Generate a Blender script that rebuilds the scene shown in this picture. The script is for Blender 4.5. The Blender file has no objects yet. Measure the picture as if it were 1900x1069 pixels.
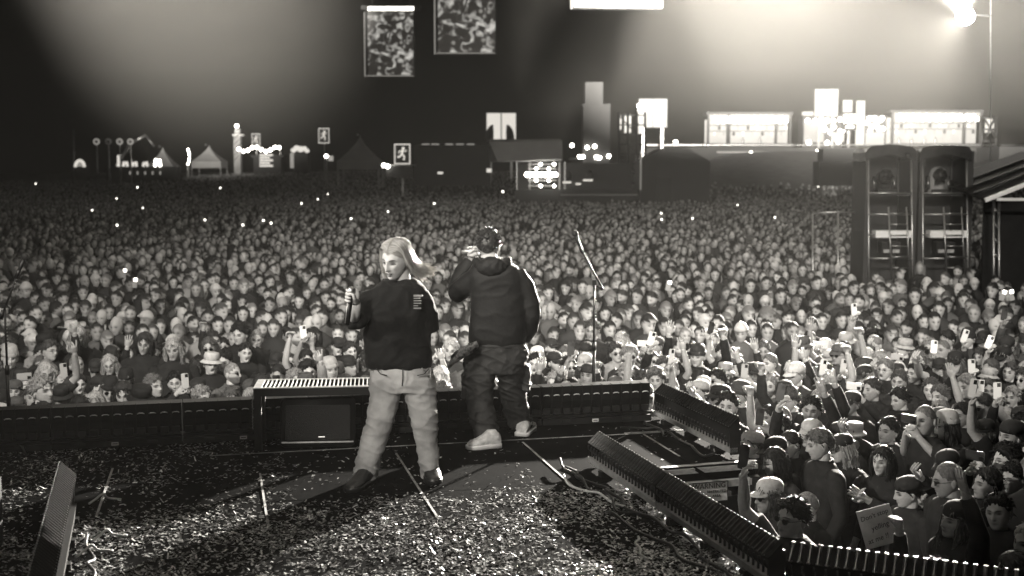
import bpy, bmesh, math, random
import numpy as np
from mathutils import Vector, Matrix, noise

R = math.radians
rnd = random.Random(7)
SC = bpy.context.scene
COL = SC.collection

# ------------------------------------------------------------------ camera
FPX, CX, CY, HZ = 2300.0, 950.0, 534.5, 315.0       # focal length and frame of the photograph in its own pixels
PITCH = math.atan((CY - HZ) / FPX)
CAMZ, DECK = 3.78, 1.63                                # eye height and stage deck height above the field
cam = bpy.data.objects.new('camera', bpy.data.cameras.new('camera'))
COL.objects.link(cam)
cam.location = (0, 0, CAMZ)
cam.rotation_euler = (math.pi / 2 - PITCH, 0, 0)
cam.data.lens, cam.data.sensor_width = FPX / 1900 * 36, 36
cam.data.clip_start, cam.data.clip_end = 0.1, 3000
cam.data.dof.use_dof = True
cam.data.dof.focus_distance = 9.0
cam.data.dof.aperture_fstop = 2.2
SC.camera = cam

# ------------------------------------------------------------------ night sky, lamps, exposure
SC.view_settings.view_transform = 'Standard'
SC.view_settings.look = 'None'
SC.view_settings.exposure = 0.0
SC.view_settings.gamma = 1.0
SC.cycles.max_bounces = 4
SC.cycles.diffuse_bounces = 2
SC.cycles.glossy_bounces = 2
SC.cycles.volume_bounces = 0
SC.cycles.transparent_max_bounces = 4
SC.cycles.sample_clamp_indirect = 4
SC.cycles.use_denoising = True

WARM = (1.0, 0.945, 0.855)                            # the print is toned: every lamp has the same faint warm tint
w = bpy.data.worlds.new('World'); SC.world = w; w.use_nodes = True
nt = w.node_tree; bg = nt.nodes['Background']
sky = nt.nodes.new('ShaderNodeTexSky'); sky.sky_type = 'NISHITA'; sky.sun_disc = False
sky.sun_elevation = R(-2.5); sky.sun_rotation = R(200)
bw = nt.nodes.new('ShaderNodeRGBToBW'); nt.links.new(sky.outputs[0], bw.inputs[0])
mul = nt.nodes.new('ShaderNodeVectorMath'); mul.operation = 'SCALE'; mul.inputs[0].default_value = (1.0, 0.9, 0.77)
nt.links.new(bw.outputs[0], mul.inputs['Scale']); nt.links.new(mul.outputs[0], bg.inputs['Color'])
bg.inputs['Strength'].default_value = 0.01

def ray(px, py):
    dx, dy = (px - CX) / FPX, -(py - CY) / FPX
    c, s = math.cos(PITCH), math.sin(PITCH)
    return Vector((dx, c + dy * s, -s + dy * c))
def on_y(px, py, y):
    r = ray(px, py); return Vector((0, 0, CAMZ)) + r * (y / r.y)
def on_z(px, py, z):
    r = ray(px, py); return Vector((0, 0, CAMZ)) + r * ((z - CAMZ) / r.z)
def project(p):
    c, s = math.cos(PITCH), math.sin(PITCH)
    y, z = p[1], p[2] - CAMZ
    fwd, up = y * c - z * s, y * s + z * c
    if fwd < 0.1: return (-9999, -9999)
    return (CX + FPX * p[0] / fwd, CY - FPX * up / fwd)

def spot(name, loc, target, watts, half_deg, blend, radius, colour=WARM):
    l = bpy.data.lights.new(name, 'SPOT'); o = bpy.data.objects.new(name, l); COL.objects.link(o)
    o.location = loc
    o.rotation_euler = (Vector(target) - Vector(loc)).to_track_quat('-Z', 'Y').to_euler()
    l.energy, l.spot_size, l.spot_blend, l.shadow_soft_size, l.color = watts, R(2 * half_deg), blend, radius, colour
    return o
LAMP = on_y(1792, 30, 36.0)
# the lit lamp high over the right of the field, aimed at the stage
spot('tower_lamp_light', LAMP + Vector((-0.25, -0.6, -0.1)), (-0.3, 8.4, 2.2), 5.0e5, 6.6, 0.5, 0.22)
# stage roof washes over the audience
spot('roof_wash_light', (-5.5, 2.0, 9.0), (-2.0, 22, 1.8), 10500, 24, 0.7, 0.5)
spot('roof_wash_light', (0.5, 2.0, 9.5), (1.8, 23, 1.8), 11000, 24, 0.7, 0.5)
spot('roof_wash_light', (6.5, 2.0, 9.0), (6.5, 22, 1.8), 7200, 24, 0.7, 0.5)
# second spot added at the same lamp, only for its halo in the haze
spot('tower_lamp_halo', LAMP + Vector((-0.2, -0.5, 0.0)), LAMP + Vector((-0.45, -0.85, 0.30)), 2.0e6, 24, 0.35, 0.22)
# unseen lamp added to brighten the crowd packed against the stage's right side
spot('right_crowd_fill_light', (-7.0, 4.0, 7.0), (4.6, 11.3, 1.5), 4800, 12, 0.7, 0.4)
# unseen fixed lamp added to brighten the two performers from the front
spot('performer_fill_light', (-3.5, -4.0, 7.5), (-0.6, 9.0, 2.35), 5400, 5.6, 0.5, 0.25)
# roof beams into the smoky air over the audience
spot('roof_beam_light', (-3.0, -2.0, 8.5), on_y(1660, -280, 80), 1.35e7, 14.3, 0.8, 0.3)
spot('roof_beam_light', (2.5, -2.0, 8.5), on_y(1300, -85, 80), 9.4e6, 8.8, 1.0, 0.3)
spot('roof_beam_light', (-2.0, -2.0, 9.0), on_y(365, -75, 80), 7.8e6, 8.0, 1.0, 0.3)

# ------------------------------------------------------------------ materials
def mat(name, col, rough=0.6, metal=0.0, var=0.0, scale=20.0, bump=0.0, use=None, emit=0.0, spec=0.5, detail=4.0, stretch=None, sheen=0.0):
    m = bpy.data.materials.new(name); m.use_nodes = True
    n, l = m.node_tree.nodes, m.node_tree.links
    b = n['Principled BSDF']
    b.inputs['Roughness'].default_value = rough; b.inputs['Metallic'].default_value = metal
    b.inputs['Specular IOR Level'].default_value = spec
    if sheen: b.inputs['Sheen Weight'].default_value = sheen; b.inputs['Sheen Roughness'].default_value = 0.35
    c = (col, col, col) if isinstance(col, (int, float)) else col
    b.inputs['Base Color'].default_value = (*c, 1)
    src = None
    if use and 'object' in use:
        oi = n.new('ShaderNodeObjectInfo'); src = oi.outputs['Color']
    if use and 'attr' in use:
        at = n.new('ShaderNodeAttribute'); at.attribute_name = 'Col'
        if src is None: src = at.outputs['Color']
        else:
            mx = n.new('ShaderNodeVectorMath'); mx.operation = 'MULTIPLY'
            l.new(src, mx.inputs[0]); l.new(at.outputs['Color'], mx.inputs[1]); src = mx.outputs[0]
    if var or bump:
        tc = n.new('ShaderNodeTexCoord'); no = n.new('ShaderNodeTexNoise')
        no.inputs['Scale'].default_value = scale; no.inputs['Detail'].default_value = detail
        if stretch:
            mp = n.new('ShaderNodeMapping'); mp.inputs['Scale'].default_value = stretch
            l.new(tc.outputs['Object'], mp.inputs[0]); l.new(mp.outputs[0], no.inputs['Vector'])
        else: l.new(tc.outputs['Object'], no.inputs['Vector'])
        if var:
            rp = n.new('ShaderNodeMapRange')
            rp.inputs['From Min'].default_value, rp.inputs['From Max'].default_value = 0.3, 0.7
            rp.inputs['To Min'].default_value, rp.inputs['To Max'].default_value = 1 - var, 1 + var
            l.new(no.outputs['Fac'], rp.inputs['Value'])
            mx = n.new('ShaderNodeVectorMath'); mx.operation = 'SCALE'
            if src is None: mx.inputs[0].default_value = c
            else: l.new(src, mx.inputs[0])
            l.new(rp.outputs[0], mx.inputs['Scale']); src = mx.outputs[0]
        if bump:
            bp = n.new('ShaderNodeBump'); bp.inputs['Strength'].default_value = bump; bp.inputs['Distance'].default_value = 0.02
            l.new(no.outputs['Fac'], bp.inputs['Height']); l.new(bp.outputs[0], b.inputs['Normal'])
    if src is not None: l.new(src, b.inputs['Base Color'])
    if emit:
        b.inputs['Emission Color'].default_value = (*WARM, 1); b.inputs['Emission Strength'].default_value = emit
    return m
M = {}
M['skin'] = mat('skin', 0.5, 0.55, use=('object', 'attr'), var=0.10, scale=45, bump=.06, spec=.3)
M['hair'] = mat('hair', 0.05, 0.5, use=('object', 'attr'), var=0.45, scale=70, bump=0.5, stretch=(1, 1, 0.25), spec=.15)
M['cloth'] = mat('cloth', 0.05, 0.85, use=('object',), var=0.25, scale=16, bump=0.35, spec=0.12)
M['hat'] = mat('hat', 0.05, 0.8, use=('object',), var=0.15, scale=30, spec=0.3)
M['plain'] = mat('tinted', 0.5, 0.45, use=('object',))
M['crowd'] = mat('crowd_mixed', 0.3, 0.75, use=('attr',), spec=0.25)
M['black'] = mat('black_powder_coat', 0.010, 0.45, var=0.3, scale=8, spec=.25)
M['blackgloss'] = mat('black_gloss', 0.007, 0.3, var=0.3, scale=6, spec=.22)
M['rubber'] = mat('rubber', 0.008, 0.45)
M['matte'] = mat('matte_black', 0.006, 0.75, spec=.1, var=.3, scale=9)
M['steel'] = mat('worn_steel', 0.35, 0.35, metal=0.9, var=0.25, scale=30)
M['alu'] = mat('aluminium', 0.55, 0.4, metal=0.7, var=0.2, scale=14)
M['fin'] = mat('fin_metal', 0.10, 0.3, metal=0.8, var=0.3, scale=20)
M['white'] = mat('white_plastic', 0.75, 0.5, var=0.08, scale=12)
M['tape'] = mat('worn_white_tape', 0.25, 0.6, var=0.6, scale=9)
M['paper'] = mat('confetti_foil', 0.72, 0.28, metal=0.25, use=('attr',))
M['deck'] = mat('stage_deck', 0.004, 0.75, var=0.5, scale=5, bump=0.08, spec=0.004)
M['ground'] = mat('trodden_field', 0.05, 0.95, var=0.4, scale=0.8, bump=0.3)
M['card'] = mat('cardboard', 0.42, 0.9, var=0.12, scale=18)
M['ink'] = mat('marker_ink', 0.02, 0.7)
M['wood'] = mat('pale_timber', 0.4, 0.7, var=0.25, scale=6, stretch=(1, 12, 12))
M['tarp'] = mat('crumpled_tarp', 0.02, 0.25, var=0.4, scale=5, bump=0.8)
M['tent'] = mat('tent_canvas', 0.28, 0.8, var=0.12, scale=0.6)
M['dark'] = mat('dark_panel', 0.016, 0.7, var=0.3, scale=0.5)
M['phone'] = mat('phone_back', 0.5, 0.25, use=('object',))
M['bulb'] = mat('lit_bulb', 0.06, 0.5, emit=22.0)
M['tube'] = mat('lit_tube', 0.06, 0.5, emit=9.0)
M['glow'] = mat('backlit_panel', 0.06, 0.6, emit=0.8, var=0.1, scale=0.8)
M['barwall'] = mat('glowing_bar_wall', 0.06, 0.6, emit=0.42, var=0.3, scale=0.9)  # lamplight on the bar walls put into the material as a glow
M['glowdim'] = mat('dim_lit_panel', 0.06, 0.6, emit=0.28, var=0.25, scale=0.6)
M['lampface'] = mat('lamp_face', 0.8, 0.5, emit=500.0)
M['flash'] = mat('phone_flash', 0.8, 0.5, emit=6.0)
M['pscreen'] = mat('phone_screen', 0.4, 0.3, emit=0.9)
for k in ('bulb', 'flash', 'pscreen'): M[k].cycles.emission_sampling = 'NONE'

# ------------------------------------------------------------------ mesh helpers
class MB:
    def __init__(s): s.v, s.f, s.m, s.c = [], [], [], []
    def add(s, vs, fs, mi=0, col=1.0):
        b = len(s.v); s.v += [tuple(p) for p in vs]
        s.f += [tuple(i + b for i in q) for q in fs]; s.m += [mi] * len(fs)
        s.c += list(col) if hasattr(col, '__len__') else [col] * len(vs)
        return s
    def box(s, c, d, rot=None, mi=0, col=1.0):
        c = Vector(c); h = Vector(d) / 2
        vs = [Vector((x * h.x, y * h.y, z * h.z)) for x in (-1, 1) for y in (-1, 1) for z in (-1, 1)]
        if rot is not None: vs = [rot @ p for p in vs]
        return s.add([c + p for p in vs], [(0, 1, 3, 2), (4, 6, 7, 5), (0, 4, 5, 1), (2, 3, 7, 6), (0, 2, 6, 4), (1, 5, 7, 3)], mi, col)
    def bar(s, p0, p1, w, h, mi=0, up=(0, 0, 1)):
        p0, p1 = Vector(p0), Vector(p1); d = p1 - p0; L = d.length; d = d / L
        u = Vector(up)
        if abs(d.dot(u)) > 0.95: u = Vector((0, 1, 0))
        x = d.cross(u).normalized(); z = x.cross(d)
        return s.box((p0 + p1) / 2, (w, L, h), Matrix((x, d, z)).transposed(), mi)
    def tube(s, pts, radii, n=8, mi=0, caps=True, flat=1.0, col=1.0):
        pts = [Vector(p) for p in pts]
        if not hasattr(radii, '__len__'): radii = [radii] * len(pts)
        rings = []; ref = None
        for i, p in enumerate(pts):
            t = (pts[min(i + 1, len(pts) - 1)] - pts[max(i - 1, 0)]).normalized()
            if ref is None:
                ref = Vector((1, 0, 0)) if abs(t.x) < 0.8 else Vector((0, 1, 0))
            a = (ref - t * ref.dot(t)).normalized(); b = t.cross(a); ref = a
            rings.append([p + (a * math.cos(2 * math.pi * k / n) + b * flat * math.sin(2 * math.pi * k / n)) * radii[i] for k in range(n)])
        return s.loft(rings, mi, caps, col)
    def loft(s, rings, mi=0, caps=True, col=1.0):
        n = len(rings[0]); vs = [p for r in rings for p in r]; fs = []
        for i in range(len(rings) - 1):
            for k in range(n):
                k2 = (k + 1) % n
                fs.append((i * n + k, i * n + k2, (i + 1) * n + k2, (i + 1) * n + k))
        if caps: fs += [tuple(range(n))[::-1], tuple(range((len(rings) - 1) * n, len(rings) * n))]
        return s.add(vs, fs, mi, col)
    def ball(s, c, r, nu=10, nv=7, mi=0, rot=None, col=1.0):
        c = Vector(c); r = Vector(r) if hasattr(r, '__len__') else Vector((r, r, r))
        vs = [Vector((0, 0, r.z))]
        for j in range(1, nv):
            t = math.pi * j / nv
            for k in range(nu):
                a = 2 * math.pi * k / nu
                vs.append(Vector((r.x * math.sin(t) * math.cos(a), r.y * math.sin(t) * math.sin(a), r.z * math.cos(t))))
        vs.append(Vector((0, 0, -r.z)))
        if rot is not None: vs = [rot @ p for p in vs]
        fs = [(0, 1 + k, 1 + (k + 1) % nu) for k in range(nu)]
        for j in range(nv - 2):
            for k in range(nu):
                a, b = 1 + j * nu + k, 1 + j * nu + (k + 1) % nu
                fs.append((a, a + nu, b + nu, b))
        e = len(vs) - 1; o = 1 + (nv - 2) * nu
        fs += [(o + k, e, o + (k + 1) % nu) for k in range(nu)]
        return s.add([c + p for p in vs], fs, mi, col)
    def prism(s, poly, z0, z1, mi=0):
        n = len(poly)
        vs = [(p[0], p[1], z0) for p in poly] + [(p[0], p[1], z1) for p in poly]
        fs = [tuple(range(n))[::-1], tuple(range(n, 2 * n))] + [(k, (k + 1) % n, n + (k + 1) % n, n + k) for k in range(n)]
        return s.add(vs, fs, mi)
    def mesh(s, name, mats, smooth=False, colour=False):
        me = bpy.data.meshes.new(name); me.from_pydata(s.v, [], s.f)
        for m in (mats if isinstance(mats, (list, tuple)) else [mats]): me.materials.append(m)
        me.polygons.foreach_set('material_index', s.m)
        if smooth: me.polygons.foreach_set('use_smooth', [True] * len(s.f))
        if colour:
            a = me.color_attributes.new('Col', 'FLOAT_COLOR', 'POINT')
            arr = np.ones((len(s.v), 4), np.float32); arr[:, :3] = np.array(s.c, np.float32)[:, None]
            a.data.foreach_set('color', arr.ravel())
        me.update(); return me
    def build(s, name, mats, parent=None, smooth=False, loc=None, colour=False, **k):
        return put(name, s.mesh(name, mats, smooth, colour), parent, loc, **k)

def put(name, me, parent=None, loc=None, rot=None, scale=None, color=None, label=None, cat=None, group=None, kind=None, matrix=None):
    o = bpy.data.objects.new(name, me); COL.objects.link(o)
    if parent is not None: o.parent = parent
    if loc is not None: o.location = loc
    if rot is not None: o.rotation_euler = rot
    if scale is not None: o.scale = scale if hasattr(scale, '__len__') else (scale,) * 3
    if matrix is not None: o.matrix_local = matrix
    if color is not None:
        c = color if hasattr(color, '__len__') else (color, color, color)
        o.color = (c[0], c[1], c[2], 1)
    for k, v in (('label', label), ('category', cat), ('group', group), ('kind', kind)):
        if v: o[k] = v
    return o
def thing(name, label, cat, loc=(0, 0, 0), rz=0.0, group=None):
    return put(name, None, None, loc, (0, 0, rz), label=label, cat=cat, group=group)
def evaluated(o, name, mats):
    dg = bpy.context.evaluated_depsgraph_get(); dg.update()
    me = bpy.data.meshes.new_from_object(o.evaluated_get(dg)); me.name = name
    bpy.data.objects.remove(o)
    me.materials.clear()
    for m in mats: me.materials.append(m)
    me.polygons.foreach_set('use_smooth', [True] * len(me.polygons))
    return me
def remesh(mb, name, mats, voxel=0.012, smooth=4, disp=None):
    o = bpy.data.objects.new('tmp', mb.mesh('tmp', [M['plain']])); COL.objects.link(o)
    md = o.modifiers.new('r', 'REMESH'); md.mode = 'VOXEL'; md.voxel_size = voxel
    if smooth:
        sm = o.modifiers.new('s', 'SMOOTH'); sm.iterations = smooth; sm.factor = 0.5
    me = evaluated(o, name, mats)
    if disp:
        n = len(me.vertices); co = np.empty(n * 3, np.float32); no = np.empty(n * 3, np.float32)
        me.vertices.foreach_get('co', co); me.vertices.foreach_get('normal', no)
        co, no = co.reshape(-1, 3), no.reshape(-1, 3)
        d = np.array([disp(Vector(p)) for p in co], np.float32)
        co += no * d[:, None]; me.vertices.foreach_set('co', co.ravel()); me.update()
    return me
def text_mesh(body, size, name, m, depth=0.002, align='CENTER', shear=0.0, space=1.0):
    cu = bpy.data.curves.new('t', 'FONT'); cu.body, cu.size, cu.extrude, cu.align_x, cu.shear = body, size, depth, align, shear
    cu.align_y = 'CENTER'; cu.space_character = space; cu.resolution_u = 3
    o = bpy.data.objects.new('t', cu); COL.objects.link(o)
    me = evaluated(o, name, [m]); me.polygons.foreach_set('use_smooth', [False] * len(me.polygons)); return me
ORD = ['first', 'second', 'third', 'fourth', 'fifth', 'sixth', 'seventh', 'eighth', 'ninth', 'tenth', 'eleventh', 'twelfth', 'thirteenth',
       'fourteenth', 'fifteenth', 'sixteenth', 'seventeenth', 'eighteenth', 'nineteenth', 'twentieth']
TENS = {20: 'twenty', 30: 'thirty', 40: 'forty', 50: 'fifty', 60: 'sixty', 70: 'seventy', 80: 'eighty', 90: 'ninety'}
def ordinal(n):
    if n <= 20: return ORD[n - 1]
    if n % 10 == 0 and n < 100: return TENS[n][:-1] + 'ieth'
    if n < 100: return TENS[n - n % 10] + '-' + ORD[n % 10 - 1]
    return 'hundred-and-' + ordinal(n - 100)
def sstep(a, b, x):
    t = min(1.0, max(0.0, (x - a) / (b - a))); return t * t * (3 - 2 * t)
# ------------------------------------------------------------------ the field
def ground_z(x, y):
    if y < 80: return 0.0
    q = x / y
    return 6.3 * sstep(95, 170, y) * sstep(0.06, 0.2, q) + 1.8 * sstep(95, 190, y) * sstep(-0.42, -0.12, q) * (1 - sstep(0.06, 0.2, q))
g = MB(); xs = np.linspace(-1, 1, 61); ys = [-40, 0, 40, 80] + list(np.linspace(92, 240, 26)) + [300, 420, 700, 1200]
vs = []
for y in ys:
    for x in xs:
        X = x * max(80, y * 0.9); vs.append((X, y, ground_z(X, y) if y > 1 else 0))
nx = len(xs)
g.add(vs, [(j * nx + i, j * nx + i + 1, (j + 1) * nx + i + 1, (j + 1) * nx + i) for j in range(len(ys) - 1) for i in range(nx - 1)])
g.build('ground', M['ground'], smooth=True, kind='structure')

# ------------------------------------------------------------------ the stage
TH = R(13.5)
U = Vector((math.cos(TH), math.sin(TH), 0)); V = Vector((-math.sin(TH), math.cos(TH), 0))
RS = Matrix((U, V, Vector((0, 0, 1)))).transposed()
CORNER = Vector((1.30, 10.72, 0))                     # front right corner of the thrust
def S(u, v, z=0): return CORNER + U * u + V * v + Vector((0, 0, z))
THR = on_z(1402, 855, DECK); THL = on_z(1225, 872, DECK); THR.z = THL.z = 0; THL.x -= .15
B0, B1 = on_z(1100, 822, DECK + .17), on_z(1437, 1037, DECK + .17); B0.z = B1.z = 0
CE = on_z(1900, 1064, DECK + .245); CE.z = 0
stage_poly = [S(-9.5, 0), CORNER.copy(), THR, THL, B1 + Vector((.16, .1, 0)), CE + Vector((1.6, -.55, 0)), Vector((4.6, -3, 0)), Vector((-9, -3, 0))]
stage = MB().prism([(p.x, p.y) for p in stage_poly], DECK - 0.23, DECK - 0.03).build('stage_floor', M['deck'], kind='structure')
def clip(poly, n, c):
    out = []
    for i, p in enumerate(poly):
        q = poly[(i + 1) % len(poly)]; a, b = p.dot(n) - c, q.dot(n) - c
        if a <= 0: out.append(p)
        if (a < 0 < b) or (b < 0 < a): out.append(p + (q - p) * (a / (a - b)))
    return out
PU, PV = 1.03, 2.06
u0 = -1.44
for i in range(-7, 5):
    for j in range(-5, 1):
        a0, a1 = u0 + i * PU + 0.003, u0 + (i + 1) * PU - 0.003
        b0, b1 = -0.02 + j * PV + 0.003 - PV * 0.0, -0.02 + (j + 1) * PV - 0.003
        poly = [Vector((p.x, p.y, 0)) for p in stage_poly]; o = CORNER
        for n, c in ((-U, -(a0 + o.dot(U))), (U, a1 + o.dot(U)), (-V, -(b0 + o.dot(V))), (V, b1 + o.dot(V))):
            if poly: poly = clip(poly, n, c)
        if len(poly) > 2:
            if max(project((p.x, p.y, DECK))[1] for p in poly) < 0: continue
            area = abs(sum(poly[k].x * poly[(k + 1) % len(poly)].y - poly[(k + 1) % len(poly)].x * poly[k].y for k in range(len(poly)))) / 2
            if area < 0.02: continue
            pts = [p for k, p in enumerate(poly) if (p - poly[k - 1]).length > 1e-4]
            MB().prism([(p.x, p.y) for p in pts], DECK - 0.03, DECK + rnd.uniform(-0.0015, 0.0015)).build('deck_panel', M['deck'], stage)
# worn white tape along some seams
for (ua, va, ub, vb) in ((u0 - 2 * PU + .01, -1.3, u0 - 2 * PU + .01, -2.7), (u0 + .01 - PU, -0.9, u0 + .01 - PU, -2.75), (u0 + 0.01, -0.75, u0 + 0.01, -2.2),
                         (u0 - 3 * PU + .01, -0.9, u0 - 3 * PU + .01, -2.2), (u0 + PU + .01, -0.7, u0 + PU + .01, -1.5),
                         (u0 - 2.4, -0.66, u0 + 1.2, -0.66), (u0 + 0.9, -0.62, u0 + 1.75, -0.62)):
    MB().bar(S(ua, va, DECK + 0.0035), S(ub, vb, DECK + 0.0035), 0.015, 0.003).build('floor_tape', M['tape'], stage)
# thrust skirt facing the camera, and the skirts toward the pit
sk = MB(); d = (THR - THL).normalized(); nrm = Vector((d.y, -d.x, 0))
sk.bar(THL + Vector((0, 0, DECK / 2 - .12)), THR + Vector((0, 0, DECK / 2 - .12)), 0.03, DECK - .25).build('stage_skirt', M['black'], stage)
for z, w_, h_, o_ in ((DECK - .032, 0.05, 0.035, 0.012), (DECK - .14, 0.06, 0.05, 0.02), (DECK - .22, 0.05, 0.035, 0.02), (DECK - .49, 0.05, 0.035, 0.02)):
    e = THR - d * (0.0 if z > DECK - .15 or z < DECK - .3 else 0.22)
    MB().bar(THL + nrm * o_ + Vector((0, 0, z)), e + nrm * o_ + Vector((0, 0, z)), w_, h_).build('skirt_rail', M['wood'], stage)
MB().bar(THL + nrm * 0.0 + Vector((0, 0, DECK + .004)), THR - nrm * 0.0 + Vector((0, 0, DECK + .004)), 0.05, 0.004).build('floor_tape', M['tape'], stage)
for p, q in ((CORNER, THR), (S(-9.5, 0), CORNER), (stage_poly[4], THL), (stage_poly[4], stage_poly[5])):
    MB().bar(p + Vector((0, 0, DECK / 2 - .115)), q + Vector((0, 0, DECK / 2 - .115)), 0.02, DECK - .23).build('stage_skirt', M['black'], stage)
MB().box(THR + Vector((-0.02, -0.01, DECK / 2 - .05)) + nrm * .02, (0.07, 0.07, DECK - .11)).build('skirt_post', M['black'], stage)
# warning sign
wr_ = ray(1318, 913); q0 = THL + nrm * .052; wc = Vector((0, 0, CAMZ)) + wr_ * ((q0 - Vector((0, 0, CAMZ))).dot(nrm) / wr_.dot(nrm)); ang = math.atan2(d.y, d.x)
ws = thing('warning_sign', 'white WARNING restricted area sign on the thrust below the deck edge', 'sign', (wc.x, wc.y, wc.z), ang)
MB().box((0, 0.004, 0), (0.285, 0.006, 0.15)).build('board', M['white'], ws)
for c, s_ in (((0, 0, 0.0725), (0.285, 0.006, 0.005)), ((0, 0, -0.0725), (0.285, 0.006, 0.005)), ((-0.14, 0, 0), (0.005, 0.006, 0.14)), ((0.14, 0, 0), (0.005, 0.006, 0.14))):
    MB().box((c[0], -0.001, c[2]), s_).build('border', M['ink'], ws)
for t, sz, z, xo in (('WARNING', 0.055, 0.045, -.01), ('RESTRICTED', 0.028, 0.002, 0.05), ('AREA', 0.028, -0.032, 0.05)):
    put('lettering', text_mesh(t, sz, 'lettering', M['ink'], 0.0012), ws, (xo, -0.002, z), (R(90), 0, 0))

# ------------------------------------------------------------------ light battens
rib_cache = {}
def shared(key, fn):
    if key not in rib_cache: rib_cache[key] = fn()
    return rib_cache[key]
def batten(p, q, side, label, top=0.245, inner=0.17, width=0.11, pitch=0.046, feet=True, fins=True, loc_z=DECK, ribm='fin', railm='alu'):
    """low batten from p to q; side = +1 when the ribbed face leans to the right of p->q"""
    p, q = Vector((p.x, p.y, 0)), Vector((q.x, q.y, 0)); L = (q - p).length; a = math.atan2((q - p).y, (q - p).x)
    t = thing('light_batten', label, 'stage light', (p.x, p.y, loc_z), a, 'low ribbed light battens on the stage')
    sg = side
    yi, yo = -0.035 * sg, (-0.035 + width * 0.72) * sg
    MB().box((L / 2, 0.0, 0.055), (L, 0.075, 0.035)).build('rail', M[railm], t)
    MB().box((L / 2, 0.055 * sg, 0.13), (L, 0.012, 0.16)).build('back_plate', M['black'], t)
    # ribbed face on a sheet
    ns = Vector((0, yo - yi, top - inner)); wid = ns.length; ns.normalize()
    rotx = math.atan2(ns.z, ns.y * 1.0)
    mid = Vector((0, (yi + yo) / 2, (inner + top) / 2))
    rot = Matrix.Rotation(rotx, 3, 'X')
    MB().box(Vector((L / 2, 0, 0)) + mid, (L, wid, 0.01), rot).build('face_sheet', M['matte'], t)
    nr = int(L / pitch); up = rot @ Vector((0, 0, 1))
    if up.z < 0: up = -up
    rib = shared(('rib', ribm, round(wid, 3)), lambda: MB().add(
        [(sx * 0.009, sy * wid / 2, 0) for sx in (-1, 1) for sy in (-1, 1)] + [(sx * 0.003, sy * wid / 2, 0.012) for sx in (-1, 1) for sy in (-1, 1)],
        [(0, 1, 3, 2), (4, 6, 7, 5), (0, 4, 5, 1), (2, 3, 7, 6), (0, 2, 6, 4), (1, 5, 7, 3)]).mesh('rib', M[ribm]))
    e = rot.to_euler()
    if (rot @ Vector((0, 0, 1))).z < 0: e = (rot @ Matrix.Rotation(math.pi, 3, 'Y')).to_euler()
    for k in range(nr):
        c = mid + Vector((pitch * (k + 0.5), 0, 0)) + up * 0.0055
        put('rib', rib, t, c, e)
    # bright beaded edge strips
    for y, z in ((yi, inner), (yo, top)):
        s_ = MB()
        for k in range(nr): s_.box((pitch * (k + .5), y, z + 0.01), (pitch * 0.45, 0.005, 0.006))
        s_.build('edge_strip', M['steel'], t, kind='stuff')
    # hooked fins under the face
    if fins:
        fin = shared('fin', lambda: MB().add(
            [(sx * 0.004, y, z) for sx in (-1, 1) for (y, z) in ((0, 0.0), (0.012, 0.0), (0.012, 0.04), (-0.016, 0.066), (-0.016, 0.088), (-0.026, 0.088), (-0.026, 0.06), (0, 0.034))],
            [(0, 1, 2, 7), (7, 2, 3, 6), (6, 3, 4, 5), (15, 10, 9, 8), (14, 11, 10, 15), (13, 12, 11, 14)] + [(k, 8 + k, 8 + (k + 1) % 8, (k + 1) % 8) for k in range(8)]).mesh('fin', M['fin']))
        for k in range(int(L / (pitch * 1.25))):
            put('fin', fin, t, (pitch * 1.25 * (k + .5), -0.02 * sg, 0.073), scale=(1, sg, 1))
    for x in (0.004, L - 0.004):
        MB().add([(x + dx, y, z) for dx in (-0.004, 0.004) for (y, z) in ((yi * .6, 0.02), (0.061 * sg, 0.02), (yo, top), (yi, inner))],
                 [(0, 1, 2, 3), (7, 6, 5, 4)] + [(k, 4 + k, 4 + (k + 1) % 4, (k + 1) % 4) for k in range(4)]).build('end_plate', M['black'], t)
    if feet:
        for k in range(max(2, int(L / 0.45))):
            MB().box(((k + .5) * L / max(2, int(L / .45)), 0, 0.02), (0.06, 0.12, 0.04)).build('foot', M['black'], t)
    return t
# right hand side of the stage: a run in two lengths, then the turn towards the right edge
bd = (B1 - B0); mid_b = B0 + bd * 0.46
batten(B0 + bd * 0.0, mid_b - bd * 0.004, 1, 'ribbed light batten with its far end by the thrust, left of the warning sign')
batten(mid_b + bd * 0.004, B1, 1, 'ribbed light batten in front of the warning sign, running to the corner')
batten(B1 + Vector((0.06, -.02, 0)), CE + (CE - B1) * .3 + Vector((0, -.05, 0)), 1, 'ribbed light batten at the bottom right corner, below the cardboard sign')
batten(S(-0.06, -0.1), S(-0.02, -1.62), 1, 'ribbed light batten along the right edge of the thrust', top=0.30, inner=0.225, ribm='matte')
la, lb = on_z(128, 868, DECK + 0.3), on_z(62, 1150, DECK + 0.3)
batten(lb, la, 1, 'tall ribbed light batten at the lower left corner of the stage', top=0.34, inner=0.25, width=0.125, fins=False, ribm='matte', railm='matte')

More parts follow.
